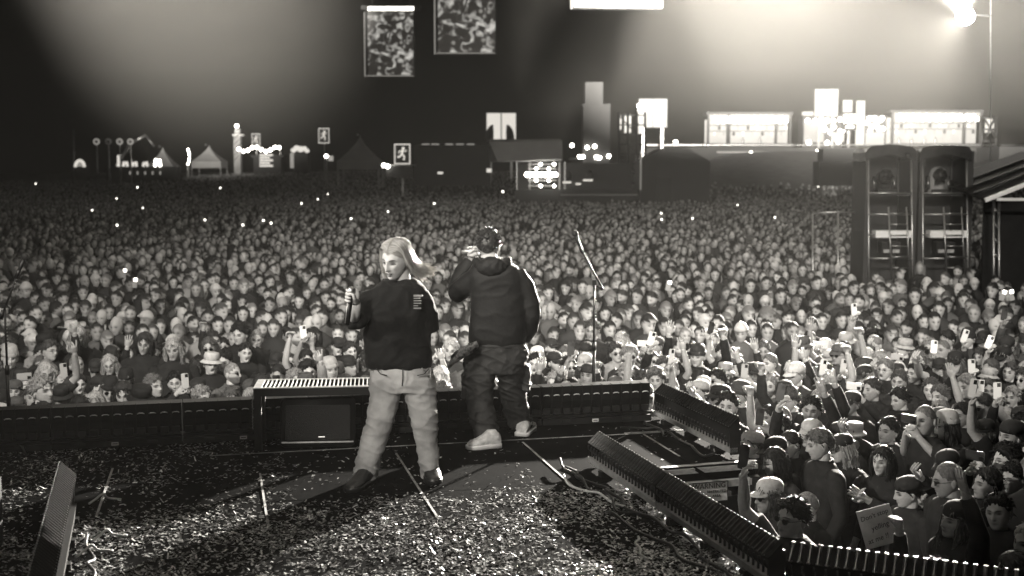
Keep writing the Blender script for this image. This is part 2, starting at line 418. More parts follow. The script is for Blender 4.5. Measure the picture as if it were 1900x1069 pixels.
# front row: strobe bars seen from behind
def front_bar(u_a, label):
    L = 0.96; t = thing('strobe_bar', label, 'stage light', S(u_a, -0.14, DECK), TH, 'strobe bars along the front edge of the stage')
    MB().box((L / 2, 0, 0.04), (L, 0.2, 0.05)).build('rail', M['black'], t)
    MB().box((L / 2, -0.02, 0.085), (L, 0.16, 0.02)).build('shelf', M['blackgloss'], t)
    hs = MB().add([(x, y, z) for x in (0, L) for (y, z) in ((-0.03, 0.10), (-0.055, 0.205), (-0.062, 0.335), (0.09, 0.335), (0.1, 0.10))],
                  [(0, 4, 3, 2, 1), (5, 6, 7, 8, 9)] + [(k, (k + 1) % 5, 5 + (k + 1) % 5, 5 + k) for k in range(5)])
    hs.build('housing', M['blackgloss'], t)
    n = 11; c = L / n
    div = shared('divider', lambda: MB().add([(x, y, z) for x in (-.0025, .0025) for (y, z) in ((-0.035, 0.098), (-0.060, 0.205), (-0.067, 0.339), (-0.01, 0.339), (-0.01, 0.1))],
                 [(0, 4, 3, 2, 1), (5, 6, 7, 8, 9)] + [(k, (k + 1) % 5, 5 + (k + 1) % 5, 5 + k) for k in range(5)]).mesh('divider', M['black']))
    glint_tab = shared('glint_tab', lambda: MB().tube([(-0.026, 0, -0.003), (-0.013, -0.006, 0.004), (0.013, -0.006, 0.004), (0.026, 0, -0.003)], 0.0042, 5).mesh('glint_tab', M['white'], True))  # glints of the cells put into the white colour of these tabs
    cell = shared('cell', lambda: MB().box((0, 0, 0), (0.06, 0.022, 0.05)).mesh('cell', M['rubber']))
    for k in range(n):
        put('divider', div, t, (c * (k + 0.02) + .005, 0, 0))
        put('glint_tab', glint_tab, t, (c * (k + .5), -0.064, 0.262))
        put('cell', cell, t, (c * (k + .5), -0.062, 0.125))
    for x in (0.2, 0.74):
        MB().box((x, -0.103, 0.045), (0.08, 0.006, 0.02)).build('vent', M['rubber'], t)
    if label:
        MB().box((0.46, -0.1035, 0.042), (0.055, 0.006, 0.026)).build('name_plate', M['white'], t)
        MB().box((0.46, -0.108, 0.042), (0.038, 0.003, 0.006)).build('name_mark', M['ink'], t)
    return t
fl = ['beside the far left microphone stand', 'behind the dark batten of the lower left corner', 'left of the grille bench', 'behind the grille bench and the speaker',
      'behind the blond singer', 'behind the legs of the hooded singer', 'behind the right microphone stand']
for k in range(7):
    front_bar(-0.16 - 0.97 * (7 - k), 'black strobe bar on the front edge, ' + fl[k])

# ------------------------------------------------------------------ grille bench and speaker
bc = on_z(472, 838, DECK)
bn = thing('grille_bench', 'low metal bench with slatted grille top over the black speaker', 'bench', bc, TH * 0.45)
bl, bdp, bh = 0.98, 0.40, 0.485
MB().box((bl / 2, 0.012, bh - 0.03), (bl, 0.024, 0.06)).build('front_rail', M['black'], bn)
MB().box((bl / 2, bdp - 0.012, bh - 0.03), (bl, 0.024, 0.06)).build('rear_rail', M['black'], bn)
for x in (0.012, bl - 0.012): MB().box((x, bdp / 2, bh - 0.03), (0.024, bdp - .05, 0.06)).build('side_rail', M['black'], bn)
for y in (0.012, bdp - 0.012): MB().box((bl / 2, y, bh + 0.004), (bl, 0.03, 0.007)).build('trim', M['alu'], bn)
for x in (0.03, bl - 0.03): MB().box((x, bdp / 2, bh + 0.004), (0.06, bdp - .055, 0.007)).build('trim', M['alu'], bn)
MB().box((bl / 2, bdp / 2, bh - 0.05), (bl - .05, bdp - .05, 0.008)).build('tray', M['rubber'], bn)
slat = MB().box((0, 0, 0), (0.009, bdp - 0.06, 0.03)).mesh('slat', M['alu'])
for k in range(26): put('slat', slat, bn, (0.085 + k * (bl - 0.17) / 25, bdp / 2, bh - 0.008))
for x in (0.03, bl - 0.03):
    for y in (0.03, bdp - 0.03): MB().box((x, y, (bh - 0.06) / 2), (0.055, 0.055, bh - 0.06)).build('leg', M['black'], bn)
ch = MB()
for k in range(26): ch.ball((-0.008 + 0.003 * (k % 2), -0.012, bh - 0.03 - k * 0.011), 0.0055, 6, 4)
ch.build('chain', M['steel'], bn, True)

sp = on_z(590, 833, DECK)
spk = thing('floor_monitor', 'black rounded floor speaker with mesh grille under the slatted bench', 'speaker', sp, TH * 0.35)
def rrect(w_, h_, r_, n=5):
    out = []
    for cx, cz, a0 in ((w_ / 2 - r_, h_ / 2 - r_, 0), (-w_ / 2 + r_, h_ / 2 - r_, 90), (-w_ / 2 + r_, -h_ / 2 + r_, 180), (w_ / 2 - r_, -h_ / 2 + r_, 270)):
        out += [(cx + r_ * math.cos(R(a0 + 90 * k / n)), cz + r_ * math.sin(R(a0 + 90 * k / n))) for k in range(n + 1)]
    return out
tl = Matrix.Rotation(R(-14), 3, 'X')
def tilt(x, y, z): return tl @ Vector((x, y, z)) + Vector((0, 0.03, 0.205))
rings = [[tilt(x * s_, y, z * s_) for x, z in rrect(0.58, 0.385, 0.045)] for y, s_ in ((0.0, 0.97), (0.012, 1), (0.25, 0.93), (0.26, 0.9))]
MB().loft(rings).build('cabinet', M['blackgloss'], spk, True)
M['grille'] = mat('speaker_grille', 0.008, 0.7, var=0.5, scale=160, bump=0.6)
MB().loft([[tilt(x, y, z - 0.005) for x, z in rrect(0.5 * k, 0.27 * k, 0.012, 3)] for y, k in ((-0.003, 1), (-0.012, 0.985))]).build('grille', M['grille'], spk)
MB().box(tilt(0.03, -0.014, -0.115), (0.05, 0.003, 0.008), tl).build('badge', M['steel'], spk)
MB().box(tilt(0, -0.008, -0.155), (0.55, 0.02, 0.012), tl).build('bumper', M['fin'], spk)

# ------------------------------------------------------------------ microphone stands
def mic_stand(base, label, elbow_h, tip, back, foot_r=0.36, a0=20):
    t = thing('microphone_stand', label, 'microphone stand', base)
    MB().tube([(0, 0, 0.12), (0, 0, 0.62)], 0.014, 10).build('lower_tube', M['black'], t, True)
    MB().tube([(0, 0, 0.6), (0, 0, elbow_h)], 0.009, 10).build('upper_tube', M['black'], t, True)
    MB().tube([(0, 0, 0.58), (0, 0, 0.65)], 0.019, 10).build('clutch', M['rubber'], t, True)
    for k in range(3):
        a = R(a0 + 120 * k)
        MB().tube([(0, 0, 0.16), (foot_r * 0.5 * math.cos(a), foot_r * .5 * math.sin(a), 0.09), (foot_r * math.cos(a), foot_r * math.sin(a), 0.014)], 0.010, 8).build('foot', M['black'], t, True)
    b = MB().tube([Vector((0, 0, elbow_h)) + Vector(back), Vector(tip)], 0.0085, 8).build('boom', M['black'], t, True)
    MB().tube([Vector((0, 0, elbow_h)) + Vector(back), Vector((0, 0, elbow_h)) + Vector(back) * 0.4], 0.017, 8).build('counterweight', M['rubber'], b, True)
    MB().box((0, 0, elbow_h), (0.035, 0.05, 0.045)).build('clamp', M['black'], t)
    dr = (Vector(tip) - Vector((0, 0, elbow_h))).normalized()
    beads = MB()
    for k in range(9): beads.ball(Vector((0, 0, elbow_h)) + dr * (0.06 + 0.026 * k) + Vector((0.013, -0.004, 0.004)), 0.006, 6, 4)
    for k in range(8): beads.ball(Vector((0.014, -0.006, elbow_h - 0.13 - 0.027 * k)), 0.006, 6, 4)
    beads.build('cable_beads', M['steel'], t, True)
    MB().tube([Vector(tip) - dr * 0.03, Vector(tip) + dr * 0.03], 0.016, 8).build('clip', M['rubber'], t, True)
    m = thing('microphone', 'black ball-headed microphone clipped to the ' + label.split(' ')[0] + ' microphone stand', 'microphone', Vector(base) + Vector(tip))
    MB().tube([-dr * 0.04, dr * 0.12], [0.010, 0.018], 10).build('handle', M['black'], m, True)
    MB().ball(dr * 0.145, (0.027, 0.027, 0.027), 12, 8).build('grille', M['grille'], m, True)
    return t
base = on_z(1101, 772, DECK); tip = on_y(1078, 462, base.y - 0.02); eb = on_y(1100, 524, base.y); bk = on_y(1116, 537, base.y)
mic_stand(base, 'right black boom microphone stand standing before the thrust corner', eb.z - DECK, tip - base, bk - eb)
base = on_z(19, 832, DECK); tip = on_y(33, 508, base.y - 0.02); eb = on_y(17, 566, base.y); bk = on_y(10, 592, base.y)
mic_stand(base, 'left black boom microphone stand at the left edge of the picture', eb.z - DECK, tip - base, bk - eb, a0=70)

# ------------------------------------------------------------------ cables, case, confetti
def cable(pts, r, label, m='rubber', z=DECK):
    P = [Vector((p[0], p[1], z + (p[2] if len(p) > 2 else 0) + r)) for p in pts]; out = []
    for i in range(len(P) - 1):
        p0, p1, p2, p3 = P[max(i - 1, 0)], P[i], P[i + 1], P[min(i + 2, len(P) - 1)]
        for k in range(6):
            t = k / 6
            out.append(0.5 * ((2 * p1) + (p2 - p0) * t + (2 * p0 - 5 * p1 + 4 * p2 - p3) * t * t + (3 * p1 - p0 - 3 * p2 + p3) * t ** 3))
    out.append(P[-1])
    MB().tube(out, r, 6).build('cable', M[m], smooth=True, label=label, cat='cable', group='cables lying along the battens')
cr = random.Random(3)
def wander(p, q, n, amp, up=0.0):
    p, q = Vector(p), Vector(q); out = []
    for k in range(n + 1):
        c = p.lerp(q, k / n); out.append((c.x + cr.uniform(-amp, amp), c.y + cr.uniform(-amp, amp), max(0, cr.uniform(-up, up))))
    return out
off = Vector((-0.16, -0.05, 0)); off2 = Vector((-0.3, -0.1, 0))
cable(wander(B0 + off * 1.2, B1 + off * .7, 16, 0.05, 0.05), 0.011, 'black cable lying along the inner side of the right battens')
cable(wander(B0 + off2, B0 + bd * .5 + off2 * .6, 9, 0.07, 0.06), 0.009, 'glossy black cable coiled near the far end of the right batten')
cable(wander(B0 + bd * .1 + off2 * 1.1, B0 + bd * .42 + off * 1.2, 7, 0.03, 0.02), 0.008, 'pale cable lying on confetti by the right batten', 'white')
cable(wander(B0 + bd * .45 + off2 * 1.1, B0 + bd * .9 + off * 1.1, 9, 0.05, 0.05), 0.010, 'black looped cable halfway along the right batten')
cable(wander(B0 + bd * .62 + off2, B0 + bd * .75 + off2 * 1.4, 5, 0.04, 0.01), 0.008, 'short pale cable end near the bottom of the right batten', 'white')
cable(wander(S(-0.25, -.35), S(-.2, -1.7), 9, 0.06, 0.06), 0.010, 'black cable tangled beside the thrust batten')
cable(wander(S(-0.5, -.5), S(-.12, -.6), 5, 0.05, 0.03), 0.008, 'thin black cable looping behind the thrust batten')
cable(wander(lb.lerp(la, .25) + Vector((.22, 0, 0)), lb.lerp(la, .75) + Vector((.16, 0, 0)), 9, 0.06, 0.06), 0.010, 'black cable beside the lower left batten')
for k, (x, y) in enumerate(((on_z(165, 940, DECK).x, on_z(165, 940, DECK).y), (on_z(170, 1010, DECK).x, on_z(170, 1010, DECK).y), (on_z(140, 1040, DECK).x, on_z(140, 1040, DECK).y))):
    cable([(x, y, 0.01), (x + .03, y + .05, .03), (x + .06, y + .1, .05), (x + .09, y + .11, .02), (x + .16, y + .15, 0.0)], 0.007,
          'bent pale cable end near the lower left batten, ' + ['farthest of three', 'middle of three', 'nearest of three'][k], 'white')
cs = on_z(-122, 1040, DECK)
fc = thing('flight_case', 'black flight case with pale edging at the lower left edge', 'case', cs, R(10))
MB().box((0, 0, 0.2), (0.62, 0.5, 0.4)).build('case_body', M['matte'], fc)
for z in (0.01, 0.2, 0.385): MB().box((0, -0.252, z), (0.62, 0.008, 0.014)).build('edging', M['fin'], fc)
for x in (-0.305, 0.305): MB().box((x, -0.252, 0.2), (0.018, 0.01, 0.4)).build('edging', M['fin'], fc)

def inside(x, y, poly):
    c = False
    for i in range(len(poly)):
        a, b = poly[i], poly[i - 1]
        if (a.y > y) != (b.y > y) and x < (b.x - a.x) * (y - a.y) / (b.y - a.y) + a.x: c = not c
    return c
cf = MB(); cf_r = random.Random(11)
tried = 0
while len(cf.f) < 76000 and tried < 420000:
    tried += 1
    y = cf_r.uniform(4.9, 10.6); x = cf_r.uniform(-0.46, 0.46) * y
    if not inside(x, y, stage_poly): continue
    p = Vector((x, y, 0)); v_ = (p - CORNER).dot(V); u_ = (p - CORNER).dot(U)
    dens = 0.06 + 0.94 * sstep(-2.0, -2.6, v_) if v_ < 0 else 0
    if u_ > -1.6 and v_ > -2.3: dens *= 0.25
    if u_ < -3.3: dens = max(dens, 0.32)
    dens *= 0.25 + 1.15 * sstep(0.32, 0.68, 0.5 + 0.5 * noise.noise(Vector((x * 1.3, y * 1.3, 4))) + 0.22 * noise.noise(Vector((x * 6, y * 6, 1))))
    if cf_r.random() > dens: continue
    l_, w_ = cf_r.choice(((0.034, 0.013), (0.034, 0.013), (0.024, 0.016), (0.042, 0.010))); s_ = cf_r.uniform(.35, .95); l_ *= s_; w_ *= s_
    a = cf_r.uniform(0, 6.28); tiltp = abs(cf_r.gauss(0, 0.3)); ta = cf_r.uniform(0, 6.28)
    ex = Vector((math.cos(a), math.sin(a), 0)); ey = Vector((-math.sin(a), math.cos(a), 0))
    ex.z = tiltp * math.cos(ta); ey.z = tiltp * math.sin(ta)
    zc = (abs(ex.z) * l_ + abs(ey.z) * w_) / 2 + 0.003 + cf_r.uniform(0, .003); c = Vector((x, y, DECK + zc)); bend = cf_r.uniform(-.2, .35) * l_
    q = [c + ex * (l_ / 2 * k) + ey * (w_ / 2 * j) + Vector((0, 0, bend * (0.5 if k else 0))) for k in (-1, 0, 1) for j in (-1, 1)]
    q = [Vector((t.x, t.y, max(t.z, DECK + 0.003))) for t in q]
    cf.add(q, [(0, 1, 3, 2), (2, 3, 5, 4)], 0, cf_r.choice((0.06, 0.1, 0.16, 0.28, 0.45, 0.8)))
cf.build('confetti', M['paper'], kind='stuff', colour=True, label='pale paper confetti strewn over the dark stage floor', cat='confetti')
# ------------------------------------------------------------------ far structures on the field
class Far:
    def __init__(s, name, label, cat, px, d, group=None):
        p = on_y(px, HZ, d); s.d = d; s.b = Vector((p.x, d, ground_z(p.x, d)))
        s.o = thing(name, label, cat, s.b, 0, group)
    def P(s, px, py, dy=0.0): return on_y(px, py, s.d) + Vector((0, dy, 0)) - s.b
    def box(s, name, x0, y0, x1, y1, m, depth=0.3, dy=0.0, parent=None):
        a, b = s.P(x0, y0), s.P(x1, y1)
        return MB().box(((a.x + b.x) / 2, dy + depth / 2, (a.z + b.z) / 2), (abs(b.x - a.x), depth, abs(a.z - b.z))).build(name, M[m], parent or s.o)
    def post(s, name, x, y, w, m='steel', dy=0.3):
        a = s.P(x, y); return MB().box((a.x, dy, a.z / 2), (w, w, a.z)).build(name, M[m], s.o)
    def pipe(s, name, pts, r, m='steel', n=6):
        return MB().tube([s.P(*p) for p in pts], r, n).build(name, M[m], s.o, True)
bulb_me = MB().ball((0, 0, 0), 1.0, 8, 5).mesh('bulb', M['bulb'], True)
def bulbs(f, pts, r, parent=None):
    for (x, y) in pts: put('bulb', bulb_me, parent or f.o, f.P(x, y, -0.3), scale=r)

# screens hung over the audience, showing the crowd
M['screen'] = mat('video_screen', 0.1, 0.4)
n, l = M['screen'].node_tree.nodes, M['screen'].node_tree.links; b = n['Principled BSDF']
tc = n.new('ShaderNodeTexCoord'); mp = n.new('ShaderNodeMapping'); mp.inputs['Scale'].default_value = (1, 1, 1)
n1 = n.new('ShaderNodeTexNoise'); n1.inputs['Scale'].default_value = 1.5; n1.inputs['Detail'].default_value = 3; n1.inputs['Distortion'].default_value = 1.2
n2 = n.new('ShaderNodeTexVoronoi'); n2.inputs['Scale'].default_value = 1.8
l.new(tc.outputs['Object'], mp.inputs[0]); l.new(mp.outputs[0], n1.inputs['Vector']); l.new(mp.outputs[0], n2.inputs['Vector'])
cr1 = n.new('ShaderNodeValToRGB'); e = cr1.color_ramp.elements; e[0].position, e[0].color = 0.5, (.012, .011, .01, 1); e[1].position, e[1].color = 0.68, (1, .97, .9, 1)
l.new(n1.outputs['Fac'], cr1.inputs[0])
cr2 = n.new('ShaderNodeValToRGB'); e = cr2.color_ramp.elements; e[0].position, e[0].color = 0.06, (.5, .48, .44, 1); e[1].position, e[1].color = 0.3, (.01, .009, .008, 1)
l.new(n2.outputs['Distance'], cr2.inputs[0])
mx = n.new('ShaderNodeVectorMath'); mx.operation = 'ADD'; l.new(cr1.outputs[0], mx.inputs[0]); l.new(cr2.outputs[0], mx.inputs[1])
l.new(mx.outputs[0], b.inputs['Emission Color']); b.inputs['Emission Strength'].default_value = 0.55; M['screen'].cycles.emission_sampling = 'NONE'
def screen(x0, y0, x1, y1, d, label, lamp=False):
    f = Far('hanging_screen', label, 'screen', (x0 + x1) / 2, d, 'video screens hung over the audience')
    f.box('cabinet', x0 - 6, y0, x1 + 2, y1 + 2, 'dark', 0.5, 0.06)
    f.box('display', x0, y0, x1, y1 - 1, 'screen', 0.05)
    f.box('side_strip', x0 - 7, y0 + 3, x0 - 4, y1 + 3, 'glowdim', 0.12, -0.05)
    f.box('bottom_strip', x0 - 2, y1, x1, y1 + 1.5, 'glowdim' if d > 60 else 'dark', 0.08, -0.03)
    if lamp: f.box('top_tube', x0 + 1, y0 - 7, x1, y0 - 1, 'tube', 0.1, -0.05)
    t = f.P(x0, y0); u_ = f.P(x1, y0)
    MB().bar((t.x - 0.5, 0.3, t.z + 0.25), (u_.x + 0.5, 0.3, t.z + 0.25), 0.3, 0.3).build('truss_beam', M['black'], f.o)
    z1 = 25.0
    for x in (t.x + .3, u_.x - .3): MB().tube([(x, 0.3, t.z + .25), (x, 0.3, z1 - f.b.z)], 0.03, 6).build('cable', M['black'], f.o)
    return f
screen(682, 20, 767, 140, 92, 'hanging video screen under a bright tube, left of two screens', True)
screen(812, -40, 919, 98, 74, 'larger hanging video screen cut by the top edge of the picture')
screen(1066, -120, 1228, 14, 52, 'bottom of a hanging screen at the top edge, right of the others')

# the lit lamp
f = Far('lamp_tower', 'tall thin mast carrying the blazing lamp at the upper right', 'lamp', 1838, 36.3)
f.pipe('mast', [(1838, 520), (1838, -20)], 0.014, 'steel'); a = f.P(1838, 30); lp = LAMP - f.b
MB().bar((a.x, 0, a.z), (lp.x, 0, lp.z + 0.1), 0.04, 0.04).build('arm', M['black'], f.o)
dr = (Vector((-0.3, 8.4, 2.2)) - LAMP).normalized()
MB().tube([lp - dr * 0.5 + Vector((0, 0.0, 0)), lp, lp + dr * 0.06], [0.14, 0.26, 0.26], 16).build('housing', M['black'], f.o, True)
MB().tube([lp + dr * 0.05, lp + dr * 0.08], [0.24, 0.24], 16).build('lens', M['lampface'], f.o)
MB().box((0, 0, 0.15), (0.9, 0.9, 0.3)).build('foot', M['black'], f.o)

# running man signs
def man_sign(px, y0, y1, d, label, w_):
    f = Far('exit_sign', label, 'sign', px, d, 'running man signs on poles')
    f.box('panel', px - w_, y0, px + w_, y1, 'dark', 0.15)
    t_ = w_ * 0.14
    for a in ((px - w_, y0, px + w_, y0 + t_), (px - w_, y1 - t_, px + w_, y1), (px - w_, y0 + t_, px - w_ + t_, y1 - t_), (px + w_ - t_, y0 + t_, px + w_, y1 - t_)):
        f.box('frame', *a, 'glow', 0.06, -0.07)
    c = (y0 + y1) / 2; h = (y1 - y0) / 2; k = (2 * w_) / FPX * d
    man = MB(); Q = lambda u_, v_: f.P(px + u_ * w_, c - v_ * h, -0.1)
    man.ball(Q(.12, .55), 0.10 * k, 8, 5)
    for pts, r_ in (([(.05, .4), (-.05, 0)], .075), ([(-.05, 0), (.25, -.2), (.2, -.6)], .05), ([(-.05, 0), (-.3, -.25), (-.6, -.3)], .05), ([(.05, .35), (.4, .25), (.55, .4)], .035), ([(.05, .35), (-.35, .3), (-.45, .05)], .035)):
        man.tube([Q(*p) for p in pts], r_ * k, 6)
    man.build('running_figure', M['glow'], f.o, True)
    f.post('post', px, y1, 0.12)
man_sign(601, 238, 266, 150, 'small lit running man sign on a pole, left of the pyramid tent', 10)
man_sign(746.5, 267, 305, 105, 'larger lit running man sign right of the pyramid tent', 15)
man_sign(475, 248, 271, 190, 'faint running man sign beside the striped tower', 8)

def tent(px, y0, yb, w_, d, label, eave=10, m='tent'):
    f = Far('pyramid_tent', label, 'tent', px, d, 'peaked tents behind the audience')
    a, b_, ap = f.P(px - w_, yb - eave), f.P(px + w_, yb - eave), f.P(px, y0); r_ = (b_.x - a.x) / 2; cx = (a.x + b_.x) / 2
    rings = []
    for t_ in (0, .15, .4, .7, .93, 1):
        s_ = (1 - t_) ** 1.45; z = a.z + (ap.z - a.z) * t_; rr = max(0.05, r_ * s_)
        rings.append([(cx + rr * x, r_ + rr * y, z) for x, y in ((-1, -1), (0, -1), (1, -1), (1, 0), (1, 1), (0, 1), (-1, 1), (-1, 0))])
    MB().loft(rings).build('roof', M[m], f.o)
    zb = f.P(px, yb + 6).z
    MB().box((cx, r_, (a.z + zb) / 2), (2 * r_ * .985, 2 * r_ * .985, a.z - zb)).build('valance', M[m], f.o)
    for sx in (-1, 1):
        for sy in (0.05, 1.95): MB().box((cx + sx * r_ * .95, r_ * sy, zb / 2), (0.12, 0.12, max(0.2, zb))).build('pole', M['steel'], f.o)
    MB().ball(ap, 0.1 * d / 100, 6, 4).build('finial', M['steel'], f.o)
tent(664, 250, 309, 40, 125, 'pale pyramid tent left of the larger running man sign', 9)
tent(382, 269, 306, 28, 200, 'dim grey peaked tent left of the striped tower', 6)
tent(296, 272, 318, 26, 170, 'slim peaked tent behind the row of lit letters', 8)

# left hand fairground
f = Far('striped_tower', 'striped tower with a lamp on top beside fairy lights', 'tower', 440, 195)
f.box('shaft', 433, 252, 447, 330, 'tent', 1.2)
for k in range(5):
    a, b_ = f.P(433, 300 - k * 10), f.P(447, 286 - k * 10)
    MB().bar((a.x, -0.06, a.z), (b_.x, -0.06, b_.z), 0.06, 0.42, up=(0, 1, 0)).build('stripe', M['ink'], f.o)
f.box('gallery', 431, 249, 449, 252, 'glow', 1.5, -0.1); f.box('cap', 435, 240, 445, 249, 'tent', 0.9); bulbs(f, [(440, 234)], 0.3)
f.pipe('lamp_rod', [(440, 240), (440, 236)], 0.05)
f = Far('snack_stall', 'lit menu stall under fairy lights, right of the striped tower', 'stall', 490, 190)
f.box('stall_body', 470, 292, 522, 335, 'dark', 3)
for k in range(5): f.box('menu_board', 482, 286 + k * 5, 507 - (k % 2) * 6, 289.5 + k * 5, 'glow', 0.1, -0.2)
f.box('roof', 466, 288, 526, 292, 'dark', 3.4, -0.15)
bulbs(f, [(444 + 8.3 * k, 277 + 4 * math.sin(k * 1.3)) for k in range(10)], 0.26)
f.pipe('wire', [(444 + 8.3 * k, 276 + 4 * math.sin(k * 1.3)) for k in range(10)], 0.03, 'black')
for x in (444, 519): f.post('pole', x, 277, 0.1)
f = Far('ice_cream_stall', 'small stall with a bright cloud shaped sign, left of the running man sign', 'stall', 556, 180)
cl = MB()
for x, y, r_ in ((545, 279, .42), (551, 275, .5), (558, 277, .55), (565, 276, .45), (570, 280, .38)): cl.ball(f.P(x, y, -.2), (r_, .2, r_ * .8), 8, 5)
cl.build('cloud_sign', M['glow'], f.o, True); f.box('stall_body', 545, 285, 572, 340, 'dark', 2); f.box('side_panel', 538, 284, 545, 312, 'glowdim', 1.5)
f = Far('letter_row', 'row of bright letters along a low stage front on the left', 'sign', 262, 165)
f.box('plinth', 205, 309, 330, 340, 'dark', 2)
for k, x in enumerate((220, 229, 237, 246, 254, 266, 274, 288, 298)):
    a = f.P(x, 309); h_ = (4, 9, 9, 8, 9, 8, 9, 14, 13)[k]
    t_ = f.P(x + (2 if k % 2 else -2), 309 - h_); MB().bar((a.x, -0.1, a.z), (t_.x, -0.1, t_.z), 0.32, 0.2).build('letter', M['tube' if k > 6 else 'glow'], f.o)
for k in range(5): f.box('window', 240 + k * 14, 318, 243 + k * 14, 324, 'glowdim', 0.1, -0.12)
f.box('bright_pillar', 217, 288, 223, 309, 'glow', 0.4)
f = Far('boom_crane', 'dark folding crane arm rising over the lit letters', 'crane', 250, 172)
f.pipe('lower_arm', [(205, 330), (240, 268)], 0.28, 'steel'); f.pipe('upper_arm', [(240, 268), (270, 251)], 0.22, 'steel'); f.pipe('jib', [(270, 251), (286, 272)], 0.15, 'steel')
f.box('cab', 196, 310, 214, 335, 'dark', 2)
for k, x in enumerate((179, 201, 222, 242)):
    f = Far('round_sign', 'faint round disc sign on a pole, ' + ORD[k] + ' from the left', 'sign', x, 160, 'round disc signs on poles')
    c = f.P(x, 263); 
    MB().tube([(c.x, -0.06, c.z), (c.x, 0.06, c.z)], 0.42, 14).build('disc', M['glowdim' if k != 1 else 'tent'], f.o)
    MB().tube([(c.x, -0.1, c.z), (c.x, -0.05, c.z)], 0.2, 10).build('disc_mark', M['ink'], f.o); f.post('post', x, 268, 0.12, dy=0.1)
f = Far('arch_stall', 'little glowing arched stall at the far left', 'stall', 148, 170)
f.box('stall_body', 139, 305, 158, 335, 'dark', 2)
arch = [f.P(149 + 8.5 * math.cos(R(a)), 310 - 12 * math.sin(R(a)), -0.2) for a in range(0, 181, 20)]
MB().tube(arch, 0.2, 6).build('arch_tube', M['glow'], f.o, True); f.box('lit_panel', 143, 300, 154, 309, 'glowdim', 0.1, -0.15)
f = Far('flag_mast', 'thin bare mast above the glowing arched stall', 'mast', 137, 172); f.pipe('pole', [(137, 335), (137, 240)], 0.1)
f = Far('ferris_wheel', 'small ring of lights seen edge-on, left of the dim tent', 'ride', 349, 185)
f.pipe('rim', [(349 + 3 * math.cos(R(a)), 291 + 14 * math.sin(R(a))) for a in range(-90, 91, 15)], 0.14, 'glow'); f.post('post', 348, 303, 0.3)
bulbs(f, [(349 + 3 * math.cos(R(a)), 291 + 14 * math.sin(R(a))) for a in range(-75, 76, 30)], 0.13)
f = Far('flood_mast', 'lamp mast with two small floodlights beside the pyramid tent', 'lamp', 604, 140)
bulbs(f, [(606, 290)], 0.2); f.post('post', 605, 288, 0.1); f.box('lit_box', 609, 289, 618, 299, 'glowdim', 0.3)
f = Far('long_shed', 'long dark flat-roofed shed behind the centre of the audience', 'building', 835, 112)
f.box('wall', 768, 274, 908, 345, 'dark', 6); f.box('roof', 765, 269, 912, 274, 'dark', 6.4, -0.2)
for x in (782, 800, 826, 846, 866): f.box('roof_hatch', x, 266.5, x + 14, 269, 'glowdim', 0.3, 0.3)
f.box('lit_window', 812, 319, 822, 323, 'glow', 0.05, -0.06); f.box('lit_window', 903, 313, 912, 320, 'glow', 0.05, -0.3)
f = Far('ticket_hut', 'small lit hut at the foot of the larger running man sign', 'hut', 735, 104)
f.box('wall', 716, 309, 766, 330, 'dark', 2); f.box('roof', 712, 306, 768, 309, 'tent', 2.4, -.1); bulbs(f, [(713, 307), (720, 309)], 0.17)

# front of house tower
f = Far('mixing_tower', 'front of house mixing tower with pale canopy and lit equipment racks', 'tower', 985, 84)
a, b_ = f.P(908, 264), f.P(1043, 300)
MB().add([(a.x, 0, a.z), (b_.x, 0, a.z + .1), (b_.x, -0.8, b_.z + .15), (a.x + .6, -0.8, b_.z), (a.x, 4, a.z + .3), (b_.x, 4, a.z + .3), (b_.x, 4, b_.z), (a.x, 4, b_.z)],
         [(0, 3, 2, 1), (0, 1, 5, 4), (3, 7, 6, 2), (0, 4, 7, 3), (1, 2, 6, 5), (4, 5, 6, 7)]).build('canopy', M['tent'], f.o)
f.box('deck', 955, 352, 1185, 362, 'dark', 4); f.box('barrier_rail', 1040, 360, 1182, 363, 'tent', 0.1, -0.4)
f.box('tower_wall', 955, 362, 1185, 430, 'dark', 3.5)
f.box('back_wall', 958, 302, 1180, 352, 'dark', 0.2, 3.0)
for x in (958, 982, 1037, 1047): f.box('post', x, 300, x + 2, 352, 'steel', 0.08)
for y, xs in ((305, (1003, 1028)), (313, (995, 1018)), (335, (995, 1018)), (345, (1003, 1028))):
    f.box('rack_bar', 980, y - .8, 1033, y + .8, 'steel', 0.08, 0.4); bulbs(f, [(x, y) for x in xs], 0.10)
f.box('rack_bar', 976, 323.5, 1033, 325, 'steel', 0.08, 0.4)
bulbs(f, [(978 + 6.5 * k, 324 + .4 * (k % 2)) for k in range(9)], 0.17)
for x, y, w_ in ((1052, 339, 8), (1091, 335, 9), (1073, 342, 5)): f.box('desk_lamp', x - w_, y - 2.2, x + w_, y + 1.2, 'glow', 0.1)
for x in (1054, 1095): MB().ball(f.P(x, 327, .4), (.28, .22, .42), 10, 6).build('desk_monitor', M['black'], f.o, True)
f.box('light_box', 1188, 280, 1190, 352, 'steel', 0.1)
f = Far('speaker_tower', 'tall grey boxed speaker tower in the bright haze', 'tower', 1105, 96)
f.box('shaft', 1082, 197, 1131, 372, 'dark', 2); f.box('speaker_box', 1086, 152, 1119, 193, 'dark', 1.4, .2); f.box('collar', 1080, 193, 1133, 197, 'dark', 2.2, -.1)
bulbs(f, [(1061, 270), (1089, 274), (1103, 272), (1075, 291), (1081, 291), (1106, 292), (1112, 293), (1129, 290)], 0.15)
f.box('lamp_bar', 1056, 293, 1133, 296, 'black', 0.1, .3)
f = Far('truss_mast', 'open lattice mast right of the boxed speaker tower', 'mast', 1170, 92)
for x in (1148, 1165, 1182, 1197): f.pipe('upright', [(x, 208), (x, 400)], 0.09, 'black')
